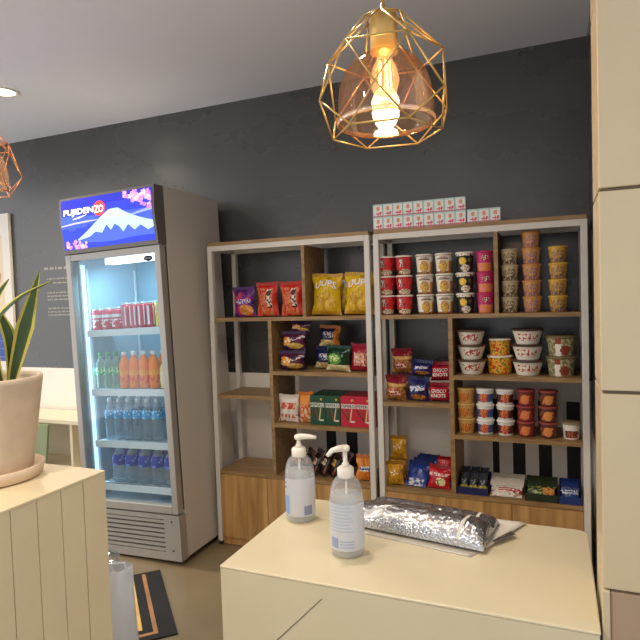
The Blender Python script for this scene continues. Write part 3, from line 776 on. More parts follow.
for ci, (c0, c1, n, seed) in enumerate(((.86, .80, 46, 3), (.12, .10, 26, 9))):
    b = MB(); rr = random.Random(seed)
    for k in range(n):
        if ci == 0: u0 = min(.985, .70 + .29 * rr.random() ** .7); v0 = .985 - .38 * rr.random() * ((u0 - .62) / .36)
        else: u0 = .02 + .24 * rr.random(); v0 = .02 + .2 * rr.random() * (1 - u0 * 2.2)
        rr_ = .012 + .012 * rr.random()
        pts = [(min(.998, max(.002, u0 + rr_ * (1 + .3 * math.cos(5 * a)) * math.cos(a))), min(.998, max(.002, v0 + 2.2 * rr_ * (1 + .3 * math.cos(5 * a)) * math.sin(a)))) for a in [2 * math.pi * q / 15 for q in range(15)]]
        cidx = em(('#d9a2e0', '#c07fd0', '#efc6ee')[k % 3], .95)
        b.add([on_sign(u, v, .0016 + .00005 * k) for u, v in pts], [tuple(range(15))], cidx)
    b.build('blossom', head, fix=False)
lettering('FUJIDEN', head, lambda x, z: on_sign(.205 + x / .624, .725 + z / .272, .0022), .215, .042, em('#f4f4ff', 1.3), bold=.03)
lettering('ZO', head, lambda x, z: on_sign(.437 + x / .624, .735 + z / .272, .0024), .066, .042, em('#fff0ee', 1.3), bold=.03)
strip('swoosh', [(.14, .60), (.22, .635), (.30, .66)], [(.14, .585), (.22, .60), (.30, .655)], em('#e4e8ff', 1.1), .002)
# light inside
bbox('light_diffuser', fr, -.12, .262, .085, .15, 1.612, 1.66, mat('#f2fbff', .4, emit=4.0))
bbox('light_strip', fr, -.289, -.277, .07, .088, .34, 1.62, mat('#bfe8ff', .4, emit=1.5))
for nm, loc, sx, sy, p, rot in (('fridge_top_lamp', (.05, .14, 1.60), .4, .1, 5.0, (R(25), 0, 0)), ('fridge_side_lamp', (-.268, .1, .95), .04, 1.2, .6, (0, R(-70), R(20)))):
    l = bpy.data.lights.new(nm, 'AREA'); l.shape = 'RECTANGLE'; l.size = sx; l.size_y = sy; l.energy = p; l.color = (.48, .84, 1.0)
    o = bpy.data.objects.new(nm, l); COL.objects.link(o)
    if nm == 'fridge_side_lamp':
        l.size = 1.2; l.size_y = .03
        Mx = Matrix.Rotation(R(90), 4, 'Y')                       # long side vertical
        o.matrix_world = FR @ Matrix.Translation(loc) @ Matrix.Rotation(R(28), 4, 'Z') @ Matrix.Rotation(R(-90), 4, 'Y')
    else: o.matrix_world = FR @ Matrix.Translation(loc) @ Matrix.Rotation(R(18), 4, 'X')
m_sh = mat('#cdd6da', .4)
SHZ = [1.245, .907, .614, .368]
for z in SHZ:
    b = MB()
    for k in range(15): b.tube([(-.285, .09 + .03 * k, z - .006), (.285, .09 + .03 * k, z - .006)], .003, m_sh, 6)
    for x in (-.283, -.1, .1, .283): b.tube([(x, .085, z - .011), (x, .54, z - .011)], .003, m_sh, 6)
    s_ = b.build('wire_shelf', fr)
    bbox('price_rail', s_, -.287, .287, .072, .082, z - .036, z + .001, mat('#d6dde0', .35))
for x in (-.286, .278):
    for y in (.10, .50):
        b = MB(); b.box(x, x + .008, y, y + .014, .30, 1.60, m_sh)
        b.build('shelf_track', fr)
# grille
gp = MB(); gp.box(-HW, HW, .004, .06, .006, .05, m_door); gp.box(-HW, HW, .004, .06, .225, .25, m_door)
gp.box(-HW, -HW + .03, .004, .06, .05, .225, m_door); gp.box(HW - .10, HW, .004, .06, .05, .225, m_door)
gp.box(-HW + .03, HW - .10, .03, .06, .05, .225, mat('#1d1b1a'))
for k in range(7):
    z = .054 + .025 * k
    gp.box(-HW + .03, HW - .10, .004, .03, z, z + .0165, m_door)
gr = gp.build('grille', fr)
for z in (.06, .215):
    b = MB(); b.lathe([(.006, 0), (.004, .003)], mat('#4a4642'), 12); o = b.build('screw', gr); o.rotation_euler = (R(90), 0, 0); o.location = (HW - .05, .004, z)
for x, y, h in ((-.29, .04, .018), (.29, .04, .037), (-.29, .54, .018), (.29, .54, .037)):
    b = MB(); b.lathe([(.013, .03 - h + .006), (.013, .031)], mat('#d8d2c8'), 14, c=(x, y, 0)); b.build('foot', fr)

# drinks inside
def bottle(name, r, h, body_m, cap_m, lab_m, l0, l1, liq=None, neck=.36, lab_paint=None):
    t = thing(name); hs = h * .62
    prof = [(r * .8, 0), (r, .006), (r, hs * .5), (r * .96, hs * .55), (r, hs * .6), (r, hs), (r * .9, hs + h * .08), (r * .62, hs + h * .18), (r * neck, hs + h * .26), (r * neck, h * .925)]
    b = MB(); b.lathe(prof, body_m, 20); b.build('bottle_body', t)
    b = MB(); b.lathe([(r * neck + .0015, h * .90), (r * neck + .002, h * .99), (r * neck, h)], cap_m, 16); b.build('cap', t)
    def rad(z):
        for (ra, za), (rb_, zb) in zip(prof, prof[1:]):
            if za <= z <= zb: return ra + (rb_ - ra) * (z - za) / max(zb - za, 1e-6)
        return r
    b = MB(); K = 5
    b.lathe([(rad(h * (l0 + (l1 - l0) * k / K)) + .0009, h * (l0 + (l1 - l0) * k / K)) for k in range(K + 1)], lab_m, 20, caps=False,
            paint=(lambda a, z: lab_paint(a, (z / h - l0) / (l1 - l0))) if lab_paint else None)
    b.build('label_wrap', t)
    return t
def can(name, r, h, paint, top_m):
    t = thing(name); K = 12
    b = MB(); b.lathe([(r * .85, 0), (r, .006)] + [(r, .006 + (h - .016) * k / K) for k in range(1, K + 1)], top_m, 24, paint=lambda a, z: paint(a, z / h)); b.build('can_body', t)
    b = MB(); b.lathe([(r, h - .010), (r * .86, h - .002), (r * .86, h), (r * .8, h)], top_m, 24); b.build('can_top', t)
    return t
m_clear = clear('bottle_plastic', '#dceef6', .05, .08, .22, '#dcecf4', .2)
m_clearg = clear('soda_plastic', '#dcf0e0', .05, .08, .22, '#d4e8da', .2)
FG = 'drinks inside the fridge'
def inF(p, x, y, z, label, cat='bottle', rz=0.0):
    return place(p, FR @ T(x, y, z, rz), label, cat, FG)
def p_cola(a, t):
    if .55 < t < .72: return mat('#e8e4e4')
    if t > .72: return mat('#d8405c')
    if .15 < t < .48 and h2(a * 5 + t * 5, t * 9, 3) > .1: return mat('#f0dede')
    return mat('#c8102c', .45, 0, .25)
cc = can('soda_can', .033, .122, p_cola, mat('#c8ccd0', .3, .7))
for r in range(2):
    for k in range(3): inF(cc, -.245 + .070 * k, .135 + .075 * r, SHZ[0] + .001, f'red soda can on the top fridge shelf, {("front", "rear")[r]} row {nm3[k]}', 'can', -.3)
def p_slim(a, t): return mat('#dfe0e2') if (abs((a * 1.6 + .4) % 2 - 1) < .38 and .1 < t < .82) else mat('#c62440') if t < .9 else mat('#e05a70')
c2_ = can('soda_can', .026, .142, p_slim, mat('#c8ccd0', .3, .7))
for r in range(2):
    for k in range(4): inF(c2_, -.036 + .0565 * k, .13 + .06 * r, SHZ[0] + .001, f'slim red and white can on the top fridge shelf, {("front", "rear")[r]} row, {nums[k]} from left', 'can', .3 * k)
c3_ = can('soda_can', .026, .142, lambda a, t: mat('#e0c440') if h2(a * 3, t * 4, 2) > -.2 else mat('#e8e2b0'), mat('#d8d4c0', .3, .5))
for k in range(2): inF(c3_, .196 + .056 * k, .13, SHZ[0] + .001, f'slim yellow can on the top fridge shelf, {("left", "right")[k]} of two', 'can')
gb = bottle('soda_bottle', .0275, .205, m_clearg, mat('#1f9a4a'), mat('#2f9a3c'), .38, .58, lab_paint=lambda a, t: mat('#2a9440') if h2(a * 3, t * 3, 2) > -.1 else mat('#bfe0c0'))
for r in range(2):
    for k in range(3): inF(gb, -.251 + .0575 * k, .13 + .065 * r, SHZ[1] + .001, f'clear soda bottle with green cap, {("front", "rear")[r]} row {nm3[k]}', 'bottle')
m_or = mat('#f88400', .5, 0, .2); ob_ = bottle('juice_bottle', .031, .205, m_or, mat('#efeae4'), mat('#f09a2a'), .15, .5, lab_paint=lambda a, t: mat('#e65a14', .5, 0, .2) if (t < .5 and h2(a * 4, t * 3, 2) > -.05) else mat('#f49a18', .5, 0, .2))
for r in range(2):
    for k in range(4): inF(ob_, -.075 + .0695 * k, .13 + .075 * r, SHZ[1] + .001, f'orange juice bottle with white cap, {("front", "rear")[r]} row, {nums[k]} from left', 'bottle')
yb_ = bottle('juice_bottle', .030, .165, mat('#e6cf6a', .3), mat('#e8c420'), mat('#e8dca0'), .15, .55)
for k in range(1): inF(yb_, .205, .13, SHZ[1] + .001, 'small yellow juice bottle at the right end of the second fridge shelf', 'bottle')
wb_ = bottle('water_bottle', .031, .236, m_clear, mat('#e4eef6'), mat('#3f8fc4'), .52, .72, lab_paint=lambda a, t: mat('#3aa0d8') if h2(a * 4, t * 3, 2) > -.15 else mat('#bfe0f0'))
for r in range(2):
    for k in range(6): inF(wb_, -.205 + .0668 * k + .012 * r, .13 + .075 * r, SHZ[2] + .001, f'clear water bottle with light blue label, {("front", "rear")[r]} row, {nums[k]} from left', 'bottle')
db_ = bottle('water_bottle', .041, .215, m_clear, mat('#e6eaf4'), mat('#2038a0'), .46, .74, lab_paint=lambda a, t: mat('#10309c', .5, 0, .2) if h2(a * 3, t * 3, 5) > -.25 else mat('#5a80d8'))
for r in range(2):
    for k in range(5 + r): inF(db_, -.165 + .0915 * k - .046 * r, .135 + .083 * r, SHZ[3] + .001, f'clear water bottle with dark blue label, {("front", "rear")[r]} row, {nums[k]} from left', 'bottle')

# ------------------------------------------------------------------ white counter in front
m_top = mat('#dccfae', 0.4, var=0.02)
ct = thing('white_counter', 'low white counter in front with hand sanitizers and a silver pouch on it', 'counter', (-.739, 1.11, 0))
CW, CD, CZ = .803, .472, .78
def rrect(x0, x1, y0, y1, r, corners):
    pts = []
    for (cx, cy, a0, key) in ((x1 - r, y1 - r, 0, 'tr'), (x0 + r, y1 - r, 90, 'tl'), (x0 + r, y0 + r, 180, 'bl'), (x1 - r, y0 + r, 270, 'br')):
        if key in corners:
            for k in range(7): a = R(a0 + 15 * k); pts.append((cx + r * math.cos(a), cy + r * math.sin(a)))
        else: pts.append((x1 if 'r' in key else x0, y1 if 't' in key else y0))
    return pts
tp = rrect(0, CW, 0, CD, .03, ('tr',)); n = len(tp)
b = MB(); b.add([(x, y, .773) for x, y in tp] + [(x, y, CZ) for x, y in tp], [tuple(reversed(range(n))), tuple(range(n, 2 * n))] + [(i, (i + 1) % n, (i + 1) % n + n, i + n) for i in range(n)], m_top)
b.build('counter_top', ct, .003)
bbox('counter_base', ct, .0015, CW - .002, .0015, CD - .035, 0, .773, m_top, .001)
b = MB(); b.prism([(.257, .745), (.259, .745), (.134, .617), (.04, .522), (.037, .522), (.131, .617)], .0006, .0014, mat('#6c5d48')); b.build('surface_crack', ct)

# ------------------------------------------------------------------ sanitizer bottles
m_bot = clear('sanitizer_plastic', '#fcfdfc', .06, .06, .16, '#ffffff', .3)
m_gel = clear('sanitizer_gel', '#fafcfd', .01, .1, .3, '#ffffff', .05)
m_lab = clear('sanitizer_label', '#f6f8fc', .01, .3, .72, '#f8f9ff', .05)
m_pump = mat('#f0e8da', .35)
def sanitizer(loc, rz, r, hb, hp, label, nz, mirror=False):
    t = thing('sanitizer_bottle', label, 'sanitizer bottle', loc, rz, 'pump bottles on the white counter')
    hs = hb * .70; poff = rz if mirror else 0
    prof = [(r * .86, 0), (r * .97, .003), (r, .010), (r, hs)] + [(r * .36 + (r * .64) * math.cos(R(a)), hs + (hb - hs) * .92 * math.sin(R(a))) for a in range(12, 91, 13)] + [(r * .36, hb)]
    b = MB(); b.lathe(prof, m_bot, 40); b.build('bottle_body', t)
    gp_ = [(q * .95, .003 + z * .97) for q, z in prof if z < hb * .80]
    b = MB(); b.lathe(gp_, m_gel, 32); b.build('gel', t)
    b = MB(); b.lathe([(r + .0006, .020), (r + .0006, hs * .96)], m_lab, 40, caps=False); lab = b.build('label_wrap', t)
    def rect(name, a0, a1, z0, z1, m, rr=r + .0012):
        q = MB(); K = 10; a0 -= poff; a1 -= poff
        q.add([(rr * math.sin(a0 + (a1 - a0) * k / K), -rr * math.cos(a0 + (a1 - a0) * k / K), z) for z in (z0, z1) for k in range(K + 1)],
              [(k, k + 1, k + K + 2, k + K + 1) for k in range(K)], m); return q.build(name, lab, fix=False)
    if not mirror:
        rect('blue_patch', -1.25, -.7, .024, .075, mat('#8fb0dc', .5))
        rect('bar_code', .35, .95, .024, .05, mat('#8d93b4', .5))
        for k in range(3): rect('print_mark', -1.25, -.95, .095 + .013 * k, .1 + .013 * k, mat('#6f7fae', .5))
    else:
        rect('bar_code', -.75, -.2, .026, .05, mat('#97a0c0', .5))
        for k in range(3): rect('print_mark', -.1, .75, .028 + .007 * k, .031 + .007 * k, mat('#aab2cc', .5))
        for k in range(9): rect('print_mark', -.8, .7 - .1 * (k % 3), .066 + .008 * k, .0685 + .008 * k, mat('#bcc2d2', .5))
    b = MB(); b.tube([(0, 0, .006), (0, .002, hb)], .003, m_pump, 8); b.build('dip_tube', t)
    b = MB(); b.lathe([(r * .36 + .004, hb - .008), (r * .36 + .0055, hb - .004), (r * .36 + .0055, hb + .014), (r * .36 + .001, hb + .018)], m_pump, 28); b.build('collar', t)
    pm_ = MB(); pm_.lathe([(.0085, hb + .017), (.0085, hb + .026), (.0055, hb + .028), (.0055, hp - .012)], m_pump, 18)
    pm_.lathe([(.010, hp - .013), (.0115, hp - .009), (.0115, hp - .003), (.008, hp)], m_pump, 20)
    pm_.tube([(0, 0, hp - .006), (.02, 0, hp - .0055), (.036, 0, hp - .007), (.05, 0, hp - .007 - nz)], [.0085, .0075, .006, .0045], m_pump, 12)
    pm_.build('pump_head', t)
    return t
sanitizer((-.672, 1.425, CZ), R(18), .041, .185, .238, 'clear sanitizer pump bottle standing farther back with its nozzle pointing right', .002)
sanitizer((-.476, 1.268, CZ), R(232), .0405, .193, .262, 'clear sanitizer pump bottle standing nearer with its nozzle pointing left', .011, True)
# second bottle's label faces the viewer: turn its prints round
# ------------------------------------------------------------------ silver pouch and paper
def foil_mat():
    m = bpy.data.materials.new('bubble_foil'); m.use_nodes = True; nt = m.node_tree; b = nt.nodes['Principled BSDF']
    b.inputs['Base Color'].default_value = lin('#c8c8ca'); b.inputs['Metallic'].default_value = 0.95; b.inputs['Roughness'].default_value = 0.17
    tc = nt.nodes.new('ShaderNodeTexCoord'); v = nt.nodes.new('ShaderNodeTexVoronoi'); v.inputs['Scale'].default_value = 170
    n = nt.nodes.new('ShaderNodeTexNoise'); n.inputs['Scale'].default_value = 60; n.inputs['Detail'].default_value = 3
    ad = nt.nodes.new('ShaderNodeMath'); ad.operation = 'ADD'
    bp = nt.nodes.new('ShaderNodeBump'); bp.inputs['Strength'].default_value = 0.6; bp.inputs['Distance'].default_value = 0.0022
    nt.links.new(tc.outputs['Object'], v.inputs['Vector']); nt.links.new(tc.outputs['Object'], n.inputs['Vector'])
    nt.links.new(v.outputs['Distance'], ad.inputs[0]); nt.links.new(n.outputs[0], ad.inputs[1])
    nt.links.new(ad.outputs[0], bp.inputs['Height']); nt.links.new(bp.outputs[0], b.inputs['Normal']); return m
M_FOIL = foil_mat()
fp = thing('foil_pouch', 'puffy silver bubble foil pouch lying on white paper on the counter', 'pouch', (-.335, 1.475, CZ + .0085), R(-9))
NU, NV = 60, 36
def foil_h(u, v):
    e = (1 - abs(u) ** 6) ** .4 if abs(u) < 1 else 0
    lobe = .052 * math.sqrt(max(0, 1 - ((v + .33) / .67) ** 2)) if v < .34 else 0
    lobe2 = .034 * math.sqrt(max(0, 1 - ((v - .55) / .45) ** 2)) if v > .1 else 0
    return max(lobe, lobe2) * (.35 + .65 * e) * (1 + .06 * h2(u * 4, v * 3, 4)) + .0025 * h2(u * 13, v * 9, 2)
b = MB(); vs_ = []; fs = []
for j in range(NV + 1):
    for i in range(NU + 1):
        u, v = -1 + 2 * i / NU, -1 + 2 * j / NV
        vs_.append((u * .178 * (1 - .03 * v), v * .092, max(.001, foil_h(u, v))))
o = len(vs_)
for j in range(NV + 1):
    for i in range(NU + 1):
        u, v = -1 + 2 * i / NU, -1 + 2 * j / NV; vs_.append((u * .178 * (1 - .03 * v), v * .092, 0.0))
W1 = NU + 1
for j in range(NV):
    for i in range(NU):
        q = (j * W1 + i, j * W1 + i + 1, (j + 1) * W1 + i + 1, (j + 1) * W1 + i); fs.append(q); fs.append(tuple(k + o for k in reversed(q)))
for i in range(NU): fs.append((i, i + o, i + 1 + o, i + 1)); q = NV * W1; fs.append((q + i + 1, q + i + 1 + o, q + i + o, q + i))
for j in range(NV): a, c = j * W1, (j + 1) * W1; fs.append((c, c + o, a + o, a)); a += NU; c += NU; fs.append((a, a + o, c + o, c))
b.add(vs_, fs, M_FOIL, True); b.build('pouch', fp, fix=False)
b = MB(); K = 24; vs_ = []
for k in range(K + 1):
    v = -.97 + 1.8 * k / K
    for du in (0, .045):
        u = .70 + du + .05 * v; vs_.append((u * .178, v * .092, foil_h(u, v) + .0016))
b.add(vs_, [(2 * k, 2 * k + 1, 2 * k + 3, 2 * k + 2) for k in range(K)], mat('#d8d4cc', .35), True); b.build('tape_strip', fp, fix=False)
def sheet(name, label, cat, pts, z0, th, m, bumps=.004, seed=1, parent=None):
    """bilinear quad of world corner points, gently rumpled"""
    NUM = 18; vs_ = []; b = MB()
    for top in (1, 0):
        for j in range(NUM + 1):
            for i in range(NUM + 1):
                s, t = i / NUM, j / NUM
                x = (pts[0][0] * (1 - s) + pts[1][0] * s) * (1 - t) + (pts[3][0] * (1 - s) + pts[2][0] * s) * t
                y = (pts[0][1] * (1 - s) + pts[1][1] * s) * (1 - t) + (pts[3][1] * (1 - s) + pts[2][1] * s) * t
                vs_.append((x, y, z0 + (th if top else 0) + bumps * abs(h2(s * 3, t * 3, seed)) * (16 * s * (1 - s) * t * (1 - t)) ** .3))
    W = NUM + 1; o = W * W; fs = []
    for j in range(NUM):
        for i in range(NUM):
            q = (j * W + i, j * W + i + 1, (j + 1) * W + i + 1, (j + 1) * W + i); fs.append(q); fs.append(tuple(k + o for k in reversed(q)))
    for i in range(NUM):
        fs.append((i, i + o, i + 1 + o, i + 1)); q = NUM * W; fs.append((q + i + 1, q + i + 1 + o, q + i + o, q + i))
        a, c = i * W, (i + 1) * W; fs.append((c, c + o, a + o, a)); a += NUM; c += NUM; fs.append((a, a + o, c + o, c))
    b.add(vs_, fs, m, True); ob = b.build(name, parent, fix=False); tag(ob, label, cat); return ob
sheet('plastic_mailer', 'flat pale grey plastic mailer spread under the silver pouch', 'mailer bag', [(-.49, 1.385), (-.195, 1.335), (-.10, 1.56), (-.42, 1.57)], CZ + .0005, .0012, mat('#bdb7aa', .3), .003, 3)
sheet('paper_sheet', 'white paper sheet sticking out right of the silver pouch', 'paper', [(-.48, 1.42), (-.165, 1.385), (-.085, 1.572), (-.40, 1.575)], CZ + .0055, .001, mat('#ebe4d6', .5), .003, 5)
sheet('foil_scrap', 'narrow torn silver foil scrap on the paper beside the pouch', 'foil scrap', [(-.155, 1.42), (-.15, 1.41), (-.105, 1.475), (-.118, 1.492)], CZ + .0105, .001, M_FOIL, .004, 6)

# ------------------------------------------------------------------ pendant lamps
m_brass = mat('#c6a562', .32, .55); m_copper = mat('#d89c6c', .3, .55)
def amber():
    return clear('amber_glass', '#ead0b6', .07, .04, .03, '#c99a74')
M_AMB = amber()
def pendant(loc, rz, cage_m, label, power):
    t = thing('pendant_lamp', label, 'pendant lamp', loc, rz, 'wire cage pendant lamps')
    n = 6; rings = []
    for r, z, off in ((.040, .236, 0), (.118, .158, .5), (.140, .060, 0), (.112, .0, .5)):
        rings.append([Vector((r * math.sin(2 * math.pi * (k + off) / n), -r * math.cos(2 * math.pi * (k + off) / n), z)) for k in range(n)])
    b = MB(); E = []
    A, B, C, D = rings
    for k in range(n):
        k1 = (k + 1) % n; km = (k - 1) % n
        E += [(A[k], A[k1]), (A[k], B[k]), (A[k], B[km]), (B[k], B[k1]), (B[k], C[k]), (B[k], C[k1]), (C[k], D[k]), (C[k], D[km]), (D[k], D[k1])]
        E.append((A[k], Vector((0, 0, .242))))
    for p, q in E: b.tube([p, q], .0019, cage_m, 6)
    b.build('wire_cage', t)
    pr = [(.090, .024), (.097, .018), (.0985, .022), (.0985, .04), (.0975, .065), (.0935, .095), (.083, .123), (.066, .145), (.046, .158), (.030, .164)]
    g = MB(); g.lathe(pr, M_AMB, 48, caps=False); g.build('glass_shade', t)
    g = MB(); g.lathe([(.0985, .020), (.1015, .023), (.1015, .027), (.0988, .030)], clear('rim_glass', '#ffe6cc', .35, .08, .3, '#ffe8d0'), 48, caps=False); g.build('glass_rim', t)  # rim made paler than the shade, its highlight put into the colour
    b = MB(); b.lathe([(.028, .165), (.028, .236), (.026, .240), (.008, .243), (.005, .262)], m_brass, 28); b.build('lamp_holder', t)
    b = MB(); b.tube([(0, 0, .26), (0, 0, CEIL - loc[2] - .03)], .004, m_brass, 10); b.build('cord', t)
    b = MB(); b.lathe([(.05, CEIL - loc[2]), (.05, CEIL - loc[2] - .02), (.01, CEIL - loc[2] - .03)], m_brass, 28); b.build('ceiling_rose', t)
    bl = MB(); bl.lathe([(.012, .168), (.014, .156), (.026, .130), (.030, .108), (.024, .086), (.008, .078)], clear('bulb_glass', '#fff2dc', .06, .03, .02, glow=.35), 28); bl.build('bulb', t)
    fl = MB()
    for k in range(5):
        a = 2 * math.pi * k / 5
        fl.tube([(.010 * math.cos(a), .010 * math.sin(a), .146), (.013 * math.cos(a), .013 * math.sin(a), .096)], .0018, mat('#ffc070', .5, emit=16.0), 6)
    fl.build('filament', t)
    l = bpy.data.lights.new('bulb_light', 'POINT'); l.energy = power; l.color = (1.0, .74, .44); l.shadow_soft_size = .03
    o = bpy.data.objects.new('bulb_light', l); COL.objects.link(o); o.location = (loc[0], loc[1], loc[2] + .09)
    return t
pendant((-.32, 1.15, 1.728), R(8), m_brass, 'brass wire cage pendant lamp with an amber glass bell, hanging above the white counter', 2.5)
pendant((-1.815, 1.36, 1.79), R(20), m_copper, 'copper wire cage pendant lamp cut by the left edge', 2.5)

# ------------------------------------------------------------------ left counter with plant
m_plank = mat('#ddcda8', .42, var=.03)
lc = thing('plank_counter', 'tall white counter clad in vertical planks with the potted plant on it', 'counter', (-1.06, 1.10, 0))
bbox('counter_top', lc, -1.2, 0, -2.2, 0, .973, .98, m_plank, .0015)
bbox('carcass', lc, -1.19, -.014, -2.19, -.014, 0, .973, mat('#cbbd98'))
b = MB(); y = -.074
b.box(-.0135, -.001, -.072, -.001, 0, .973, m_plank)
while y > -2.15:
    b.box(-.0135, -.001, y - .0648, y - .0006, 0, .973, m_plank); y -= .066
b.build('plank_cladding', lc, .0008)
bbox('end_panel', lc, -1.19, -.015, -.0135, -.001, 0, .973, m_plank)
m_conc = mat('#d6c0a6', .75, var=.1); m_conc.node_tree.nodes['Noise Texture'].inputs['Scale'].default_value = 14
pt_ = thing('potted_plant', 'potted snake plant with yellow edged leaves in a beige pot on the plank counter', 'plant', (-1.29, .965, .98))
b = MB(); b.lathe([(.095, 0), (.112, .004), (.118, .03), (.112, .032), (.105, .012), (.0, .010)], m_conc, 48, caps=False); b.build('saucer', pt_)
def wob(p): return p
b = MB(); b.lathe([(.088, .0125), (.092, .016), (.098, .06), (.106, .12), (.114, .18), (.121, .226), (.123, .236), (.124, .246), (.120, .250), (.112, .249), (.108, .240), (.106, .222), (.0, .222)], m_conc, 48, caps=False)
po = b.build('pot', pt_)
for v in po.data.vertices:
    k = 1 + .014 * h2(v.co.x * 30, v.co.z * 40 + v.co.y * 20, 3); v.co.x *= k; v.co.y *= k
b = MB(); b.lathe([(.1, .2225), (.06, .230), (.001, .232)], mat('#5a4638', .9, var=.3), 32, caps=False); b.build('soil', pt_)
m_lg = mat('#3f5a2a', .4, var=.35); m_ly = mat('#c9bd4e', .4)
def leaf(pts, wid, face, seed):
    """pts: centre line in plant space; wid: half widths; face: direction the flat side looks"""
    b = MB(); n = len(pts); ctr = []; P = [Vector(p) for p in pts]
    SUB = 5; line = []; wl = []
    for i in range(n - 1):
        for k in range(SUB):
            t = k / SUB
            p0, p1, p2, p3 = P[max(i - 1, 0)], P[i], P[i + 1], P[min(i + 2, n - 1)]
            line.append(.5 * ((2 * p1) + (p2 - p0) * t + (2 * p0 - 5 * p1 + 4 * p2 - p3) * t * t + (3 * p1 - p0 - 3 * p2 + p3) * t ** 3))
            wl.append(wid[i] * (1 - t) + wid[i + 1] * t)
    line.append(P[-1]); wl.append(wid[-1])
    fdir = Vector(face).normalized(); prof = (-1, -.64, -.3, .3, .64, 1); vs_ = []
    m_ = len(line)
    for back in (0, 1):
        for i, p in enumerate(line):
            d = (line[min(i + 1, m_ - 1)] - line[max(i - 1, 0)]).normalized(); s = d.cross(fdir).normalized(); nn = s.cross(d)
            for q in prof: vs_.append(p + s * q * wl[i] + nn * ((q * q) * wl[i] * .35 - (.002 if back else 0)))
    fs = []; ms = []; Wd = 6
    for back in (0, 1):
        o = back * m_ * Wd
        for i in range(m_ - 1):
            for k in range(5):
                q = (o + i * Wd + k, o + i * Wd + k + 1, o + (i + 1) * Wd + k + 1, o + (i + 1) * Wd + k)
                fs.append(q if not back else tuple(reversed(q))); ms.append(m_ly if k in (0, 4) else m_lg)
    b.add(vs_, fs, ms, True); return b.build('leaf', pt_)
FC = (.8, -.6, .1)
def lp(*pts):
    """(sideways along the leaf fan, depth, height above the pot's foot) -> plant space"""
    return [(.59 * a + .81 * d, .81 * a - .59 * d, z) for a, d, z in pts]
leaf(lp((.052, 0, .225), (.060, 0, .262), (.088, .01, .370), (.126, .015, .507)), [.006, .013, .021, .001], FC, 1)
leaf(lp((.030, .02, .225), (.018, .03, .36), (.070, .03, .435), (.156, .02, .483)), [.006, .012, .008, .001], (.3, -.2, 1), 2)
leaf(lp((.020, .01, .225), (-.012, .02, .345), (.015, .02, .42), (.058, .02, .488)), [.006, .012, .011, .001], FC, 3)
leaf(lp((.048, -.02, .225), (.055, -.02, .28), (.050, -.02, .36), (.020, -.02, .43)), [.006, .012, .015, .001], FC, 4)
leaf(lp((.0, .02, .225), (-.035, .02, .34), (-.04, .02, .44), (-.005, .02, .53)), [.008, .018, .02, .001], FC, 5)
leaf(lp((-.03, 0, .225), (-.08, 0, .33), (-.12, 0, .43), (-.17, 0, .50)), [.008, .018, .02, .001], FC, 6)

# ------------------------------------------------------------------ things behind and on the wall at left
pf2 = thing('framed_poster', 'large white framed poster with cream upper and blue lower picture at the left edge', 'poster', (-4.55, WY - .004, .92))
PW, PH = .81, 1.17
b = MB()
for x0, x1, z0, z1 in ((0, PW, 0, .07), (0, PW, PH - .16, PH), (0, .06, .07, PH - .16), (PW - .075, PW, .07, PH - .16), (.06, PW - .075, .33, .385)):
    b.box(x0, x1, -.022, 0, z0, z1, mat('#e9e2d6', .4))
b.build('frame', pf2)
b = MB(); b.box(.06, PW - .075, -.012, 0, .385, PH - .16, mat('#e6d2b4', .4)); b.build('upper_picture', pf2)
b = MB(); b.box(.06, PW - .075, -.012, 0, .07, .33, mat('#24489c', .4))
for k in range(4): b.box(.06, PW - .075, -.0128, -.012, .10 + .06 * k, .104 + .06 * k, mat('#6c8cd0', .4))
b.build('lower_picture', pf2)
b = MB(); b.prism([(.48, .62), (.56, .55), (.66, .60), (.70, .72), (.62, .83), (.52, .78)], -.0135, -.012, mat('#c9a07c', .5)); b.build('picture_figure', pf2)
# rows of small white vinyl lettering
wt = thing('wall_lettering', 'rows of small white vinyl lettering on the charcoal wall left of the fridge', 'wall lettering', (-3.55, WY - .0006, 0))
m_v = mat('#a8a49c', .5); rr = random.Random(5)
def text_row(z, x0, x1, h, nm='letter_row'):
    b = MB(); x = x0
    while x < x1:
        wl_ = rr.uniform(.012, .04)
        q = x
        while q < x + wl_: b.box(q, q + h * .42, -.0006, 0, z, z + h * rr.choice((.7, 1, .8))  , m_v); q += h * .62
        x = q + h * .6
    return b.build(nm, wt)
text_row(1.655, .12, .60, .022, 'heading_row')
for z, xa, xb in ((1.585, .14, .40), (1.555, .2, .62), (1.485, .14, .62), (1.46, .14, .62), (1.435, .14, .50), (1.372, .14, .62), (1.347, .14, .62), (1.324, .14, .42)): text_row(z, xa, xb, .011)
# low open cabinet and green board
cb = thing('open_cabinet', 'low cream open cabinet against the wall left of the fridge', 'cabinet', (-3.7, 2.76, 0))
m_cb = mat('#e2d6b8', .45, var=.03)
bbox('cabinet_top', cb, 0, 1.12, 0, .28, .62, .645, m_cb); bbox('side_panel', cb, 0, .02, .01, .28, 0, .62, m_cb); bbox('side_panel', cb, 1.1, 1.12, .01, .28, 0, .62, m_cb)
bbox('divider', cb, .745, .765, .01, .27, 0, .62, m_cb)
bbox('shelf', cb, .02, .745, .02, .27, .30, .32, m_cb); bbox('shelf', cb, .765, 1.1, .02, .27, .30, .32, m_cb); bbox('back_panel', cb, .02, 1.1, .27, .28, 0, .62, m_cb)
b = MB(); b.prism([(-.28, 0), (.02, 0), (.10, .615), (-.20, .615)], -.008, .008, mat('#8d9a72', .5)); gb_ = b.build('green_board', loc=(-3.2, 2.735, .001))
tag(gb_, 'pale green board leaning on the front of the low cream cabinet', 'board')
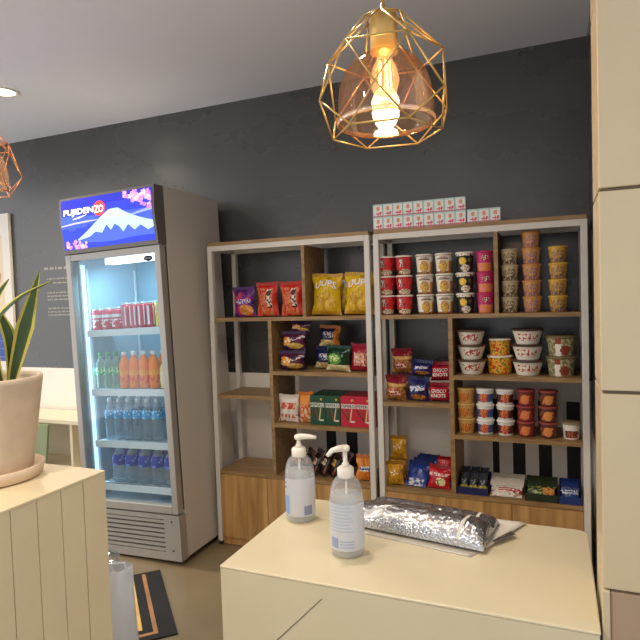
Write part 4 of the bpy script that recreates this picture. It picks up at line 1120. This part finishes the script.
# rug
rg = thing('floor_mat', 'black floor mat with gold border stripes lying in front of the fridge', 'mat', (-1.493, 1.914, 0), R(135))
m_rug = mat('#1c1a19', .85, var=.2)
bbox('mat_base', rg, 0, .62, 0, 1.0, .001, .007, m_rug)
m_gd = mat('#dcb060', .7, var=.25); m_gd2 = mat('#a8764a', .7, var=.35)
def border(nm, e, wd, m, side):
    b = MB(); z0, z1 = .0071, .0078; b.box(e, .62 - .02, side, side + wd, z0, z1, m); b.box(e, e + wd, side + wd, 1.0, z0, z1, m); b.build(nm, rg)
border('outer_stripe', .035, .018, m_gd2, .075)
border('inner_stripe', .085, .026, m_gd, .135)
# plastic bags on the floor
m_pbag = clear('white_plastic_bag', '#eef3fa', .05, .25, .8, '#eef2fa')
pb2 = thing('plastic_bag', 'white translucent plastic shopping bag standing beside the plank counter', 'bag', (-1.54, 1.52, 0), R(0))
b = MB(); K = 24; prof = [(.0, .8), (.03, 1), (.15, 1.02), (.30, .98), (.40, .95), (.46, .93)]; vs_ = []
for q, (z, s) in enumerate(prof):
    for k in range(K):
        a = 2 * math.pi * k / K; cx = math.copysign(abs(math.cos(a)) ** .5, math.cos(a)); cy = math.copysign(abs(math.sin(a)) ** .7, math.sin(a))
        g = 1 + .05 * h2(k * .9, q * 1.3, 4)
        vs_.append((.17 * s * cx * g, .07 * s * cy * g * (1 - .5 * z), z + (.025 * cx if q == 5 else 0) + .01 * h2(k * .7, q, 8) * (q > 0)))
fs = [(q * K + k, q * K + (k + 1) % K, (q + 1) * K + (k + 1) % K, (q + 1) * K + k) for q in range(len(prof) - 1) for k in range(K)] + [tuple(reversed(range(K)))]
b.add(vs_, fs, m_pbag, True); b.build('bag_body', pb2)
b = MB(); b.tube([(.10, -.03, .45), (.09, -.02, .495), (.14, 0, .50), (.155, 0, .452)], .004, m_pbag, 8); b.build('bag_handle', pb2)
b = MB(); vs_ = []; bmx = bmesh.new(); bmesh.ops.create_icosphere(bmx, subdivisions=3, radius=.05)
for v in bmx.verts: v.co = v.co * (1 + .35 * noise.noise(v.co * 28)); 
me = bpy.data.meshes.new('clear_wrap'); bmx.to_mesh(me); bmx.free(); me.materials.append(clear('clear_wrap', '#eef2f4', .2, .12, .12, '#dfe6ea'))
cw = bpy.data.objects.new('plastic_wrap', me); COL.objects.link(cw); cw.location = (-1.505, 1.535, .475)
tag(cw, 'crumpled clear plastic wrap poking out of the white plastic bag', 'plastic wrap')
bpy.context.view_layer.update()
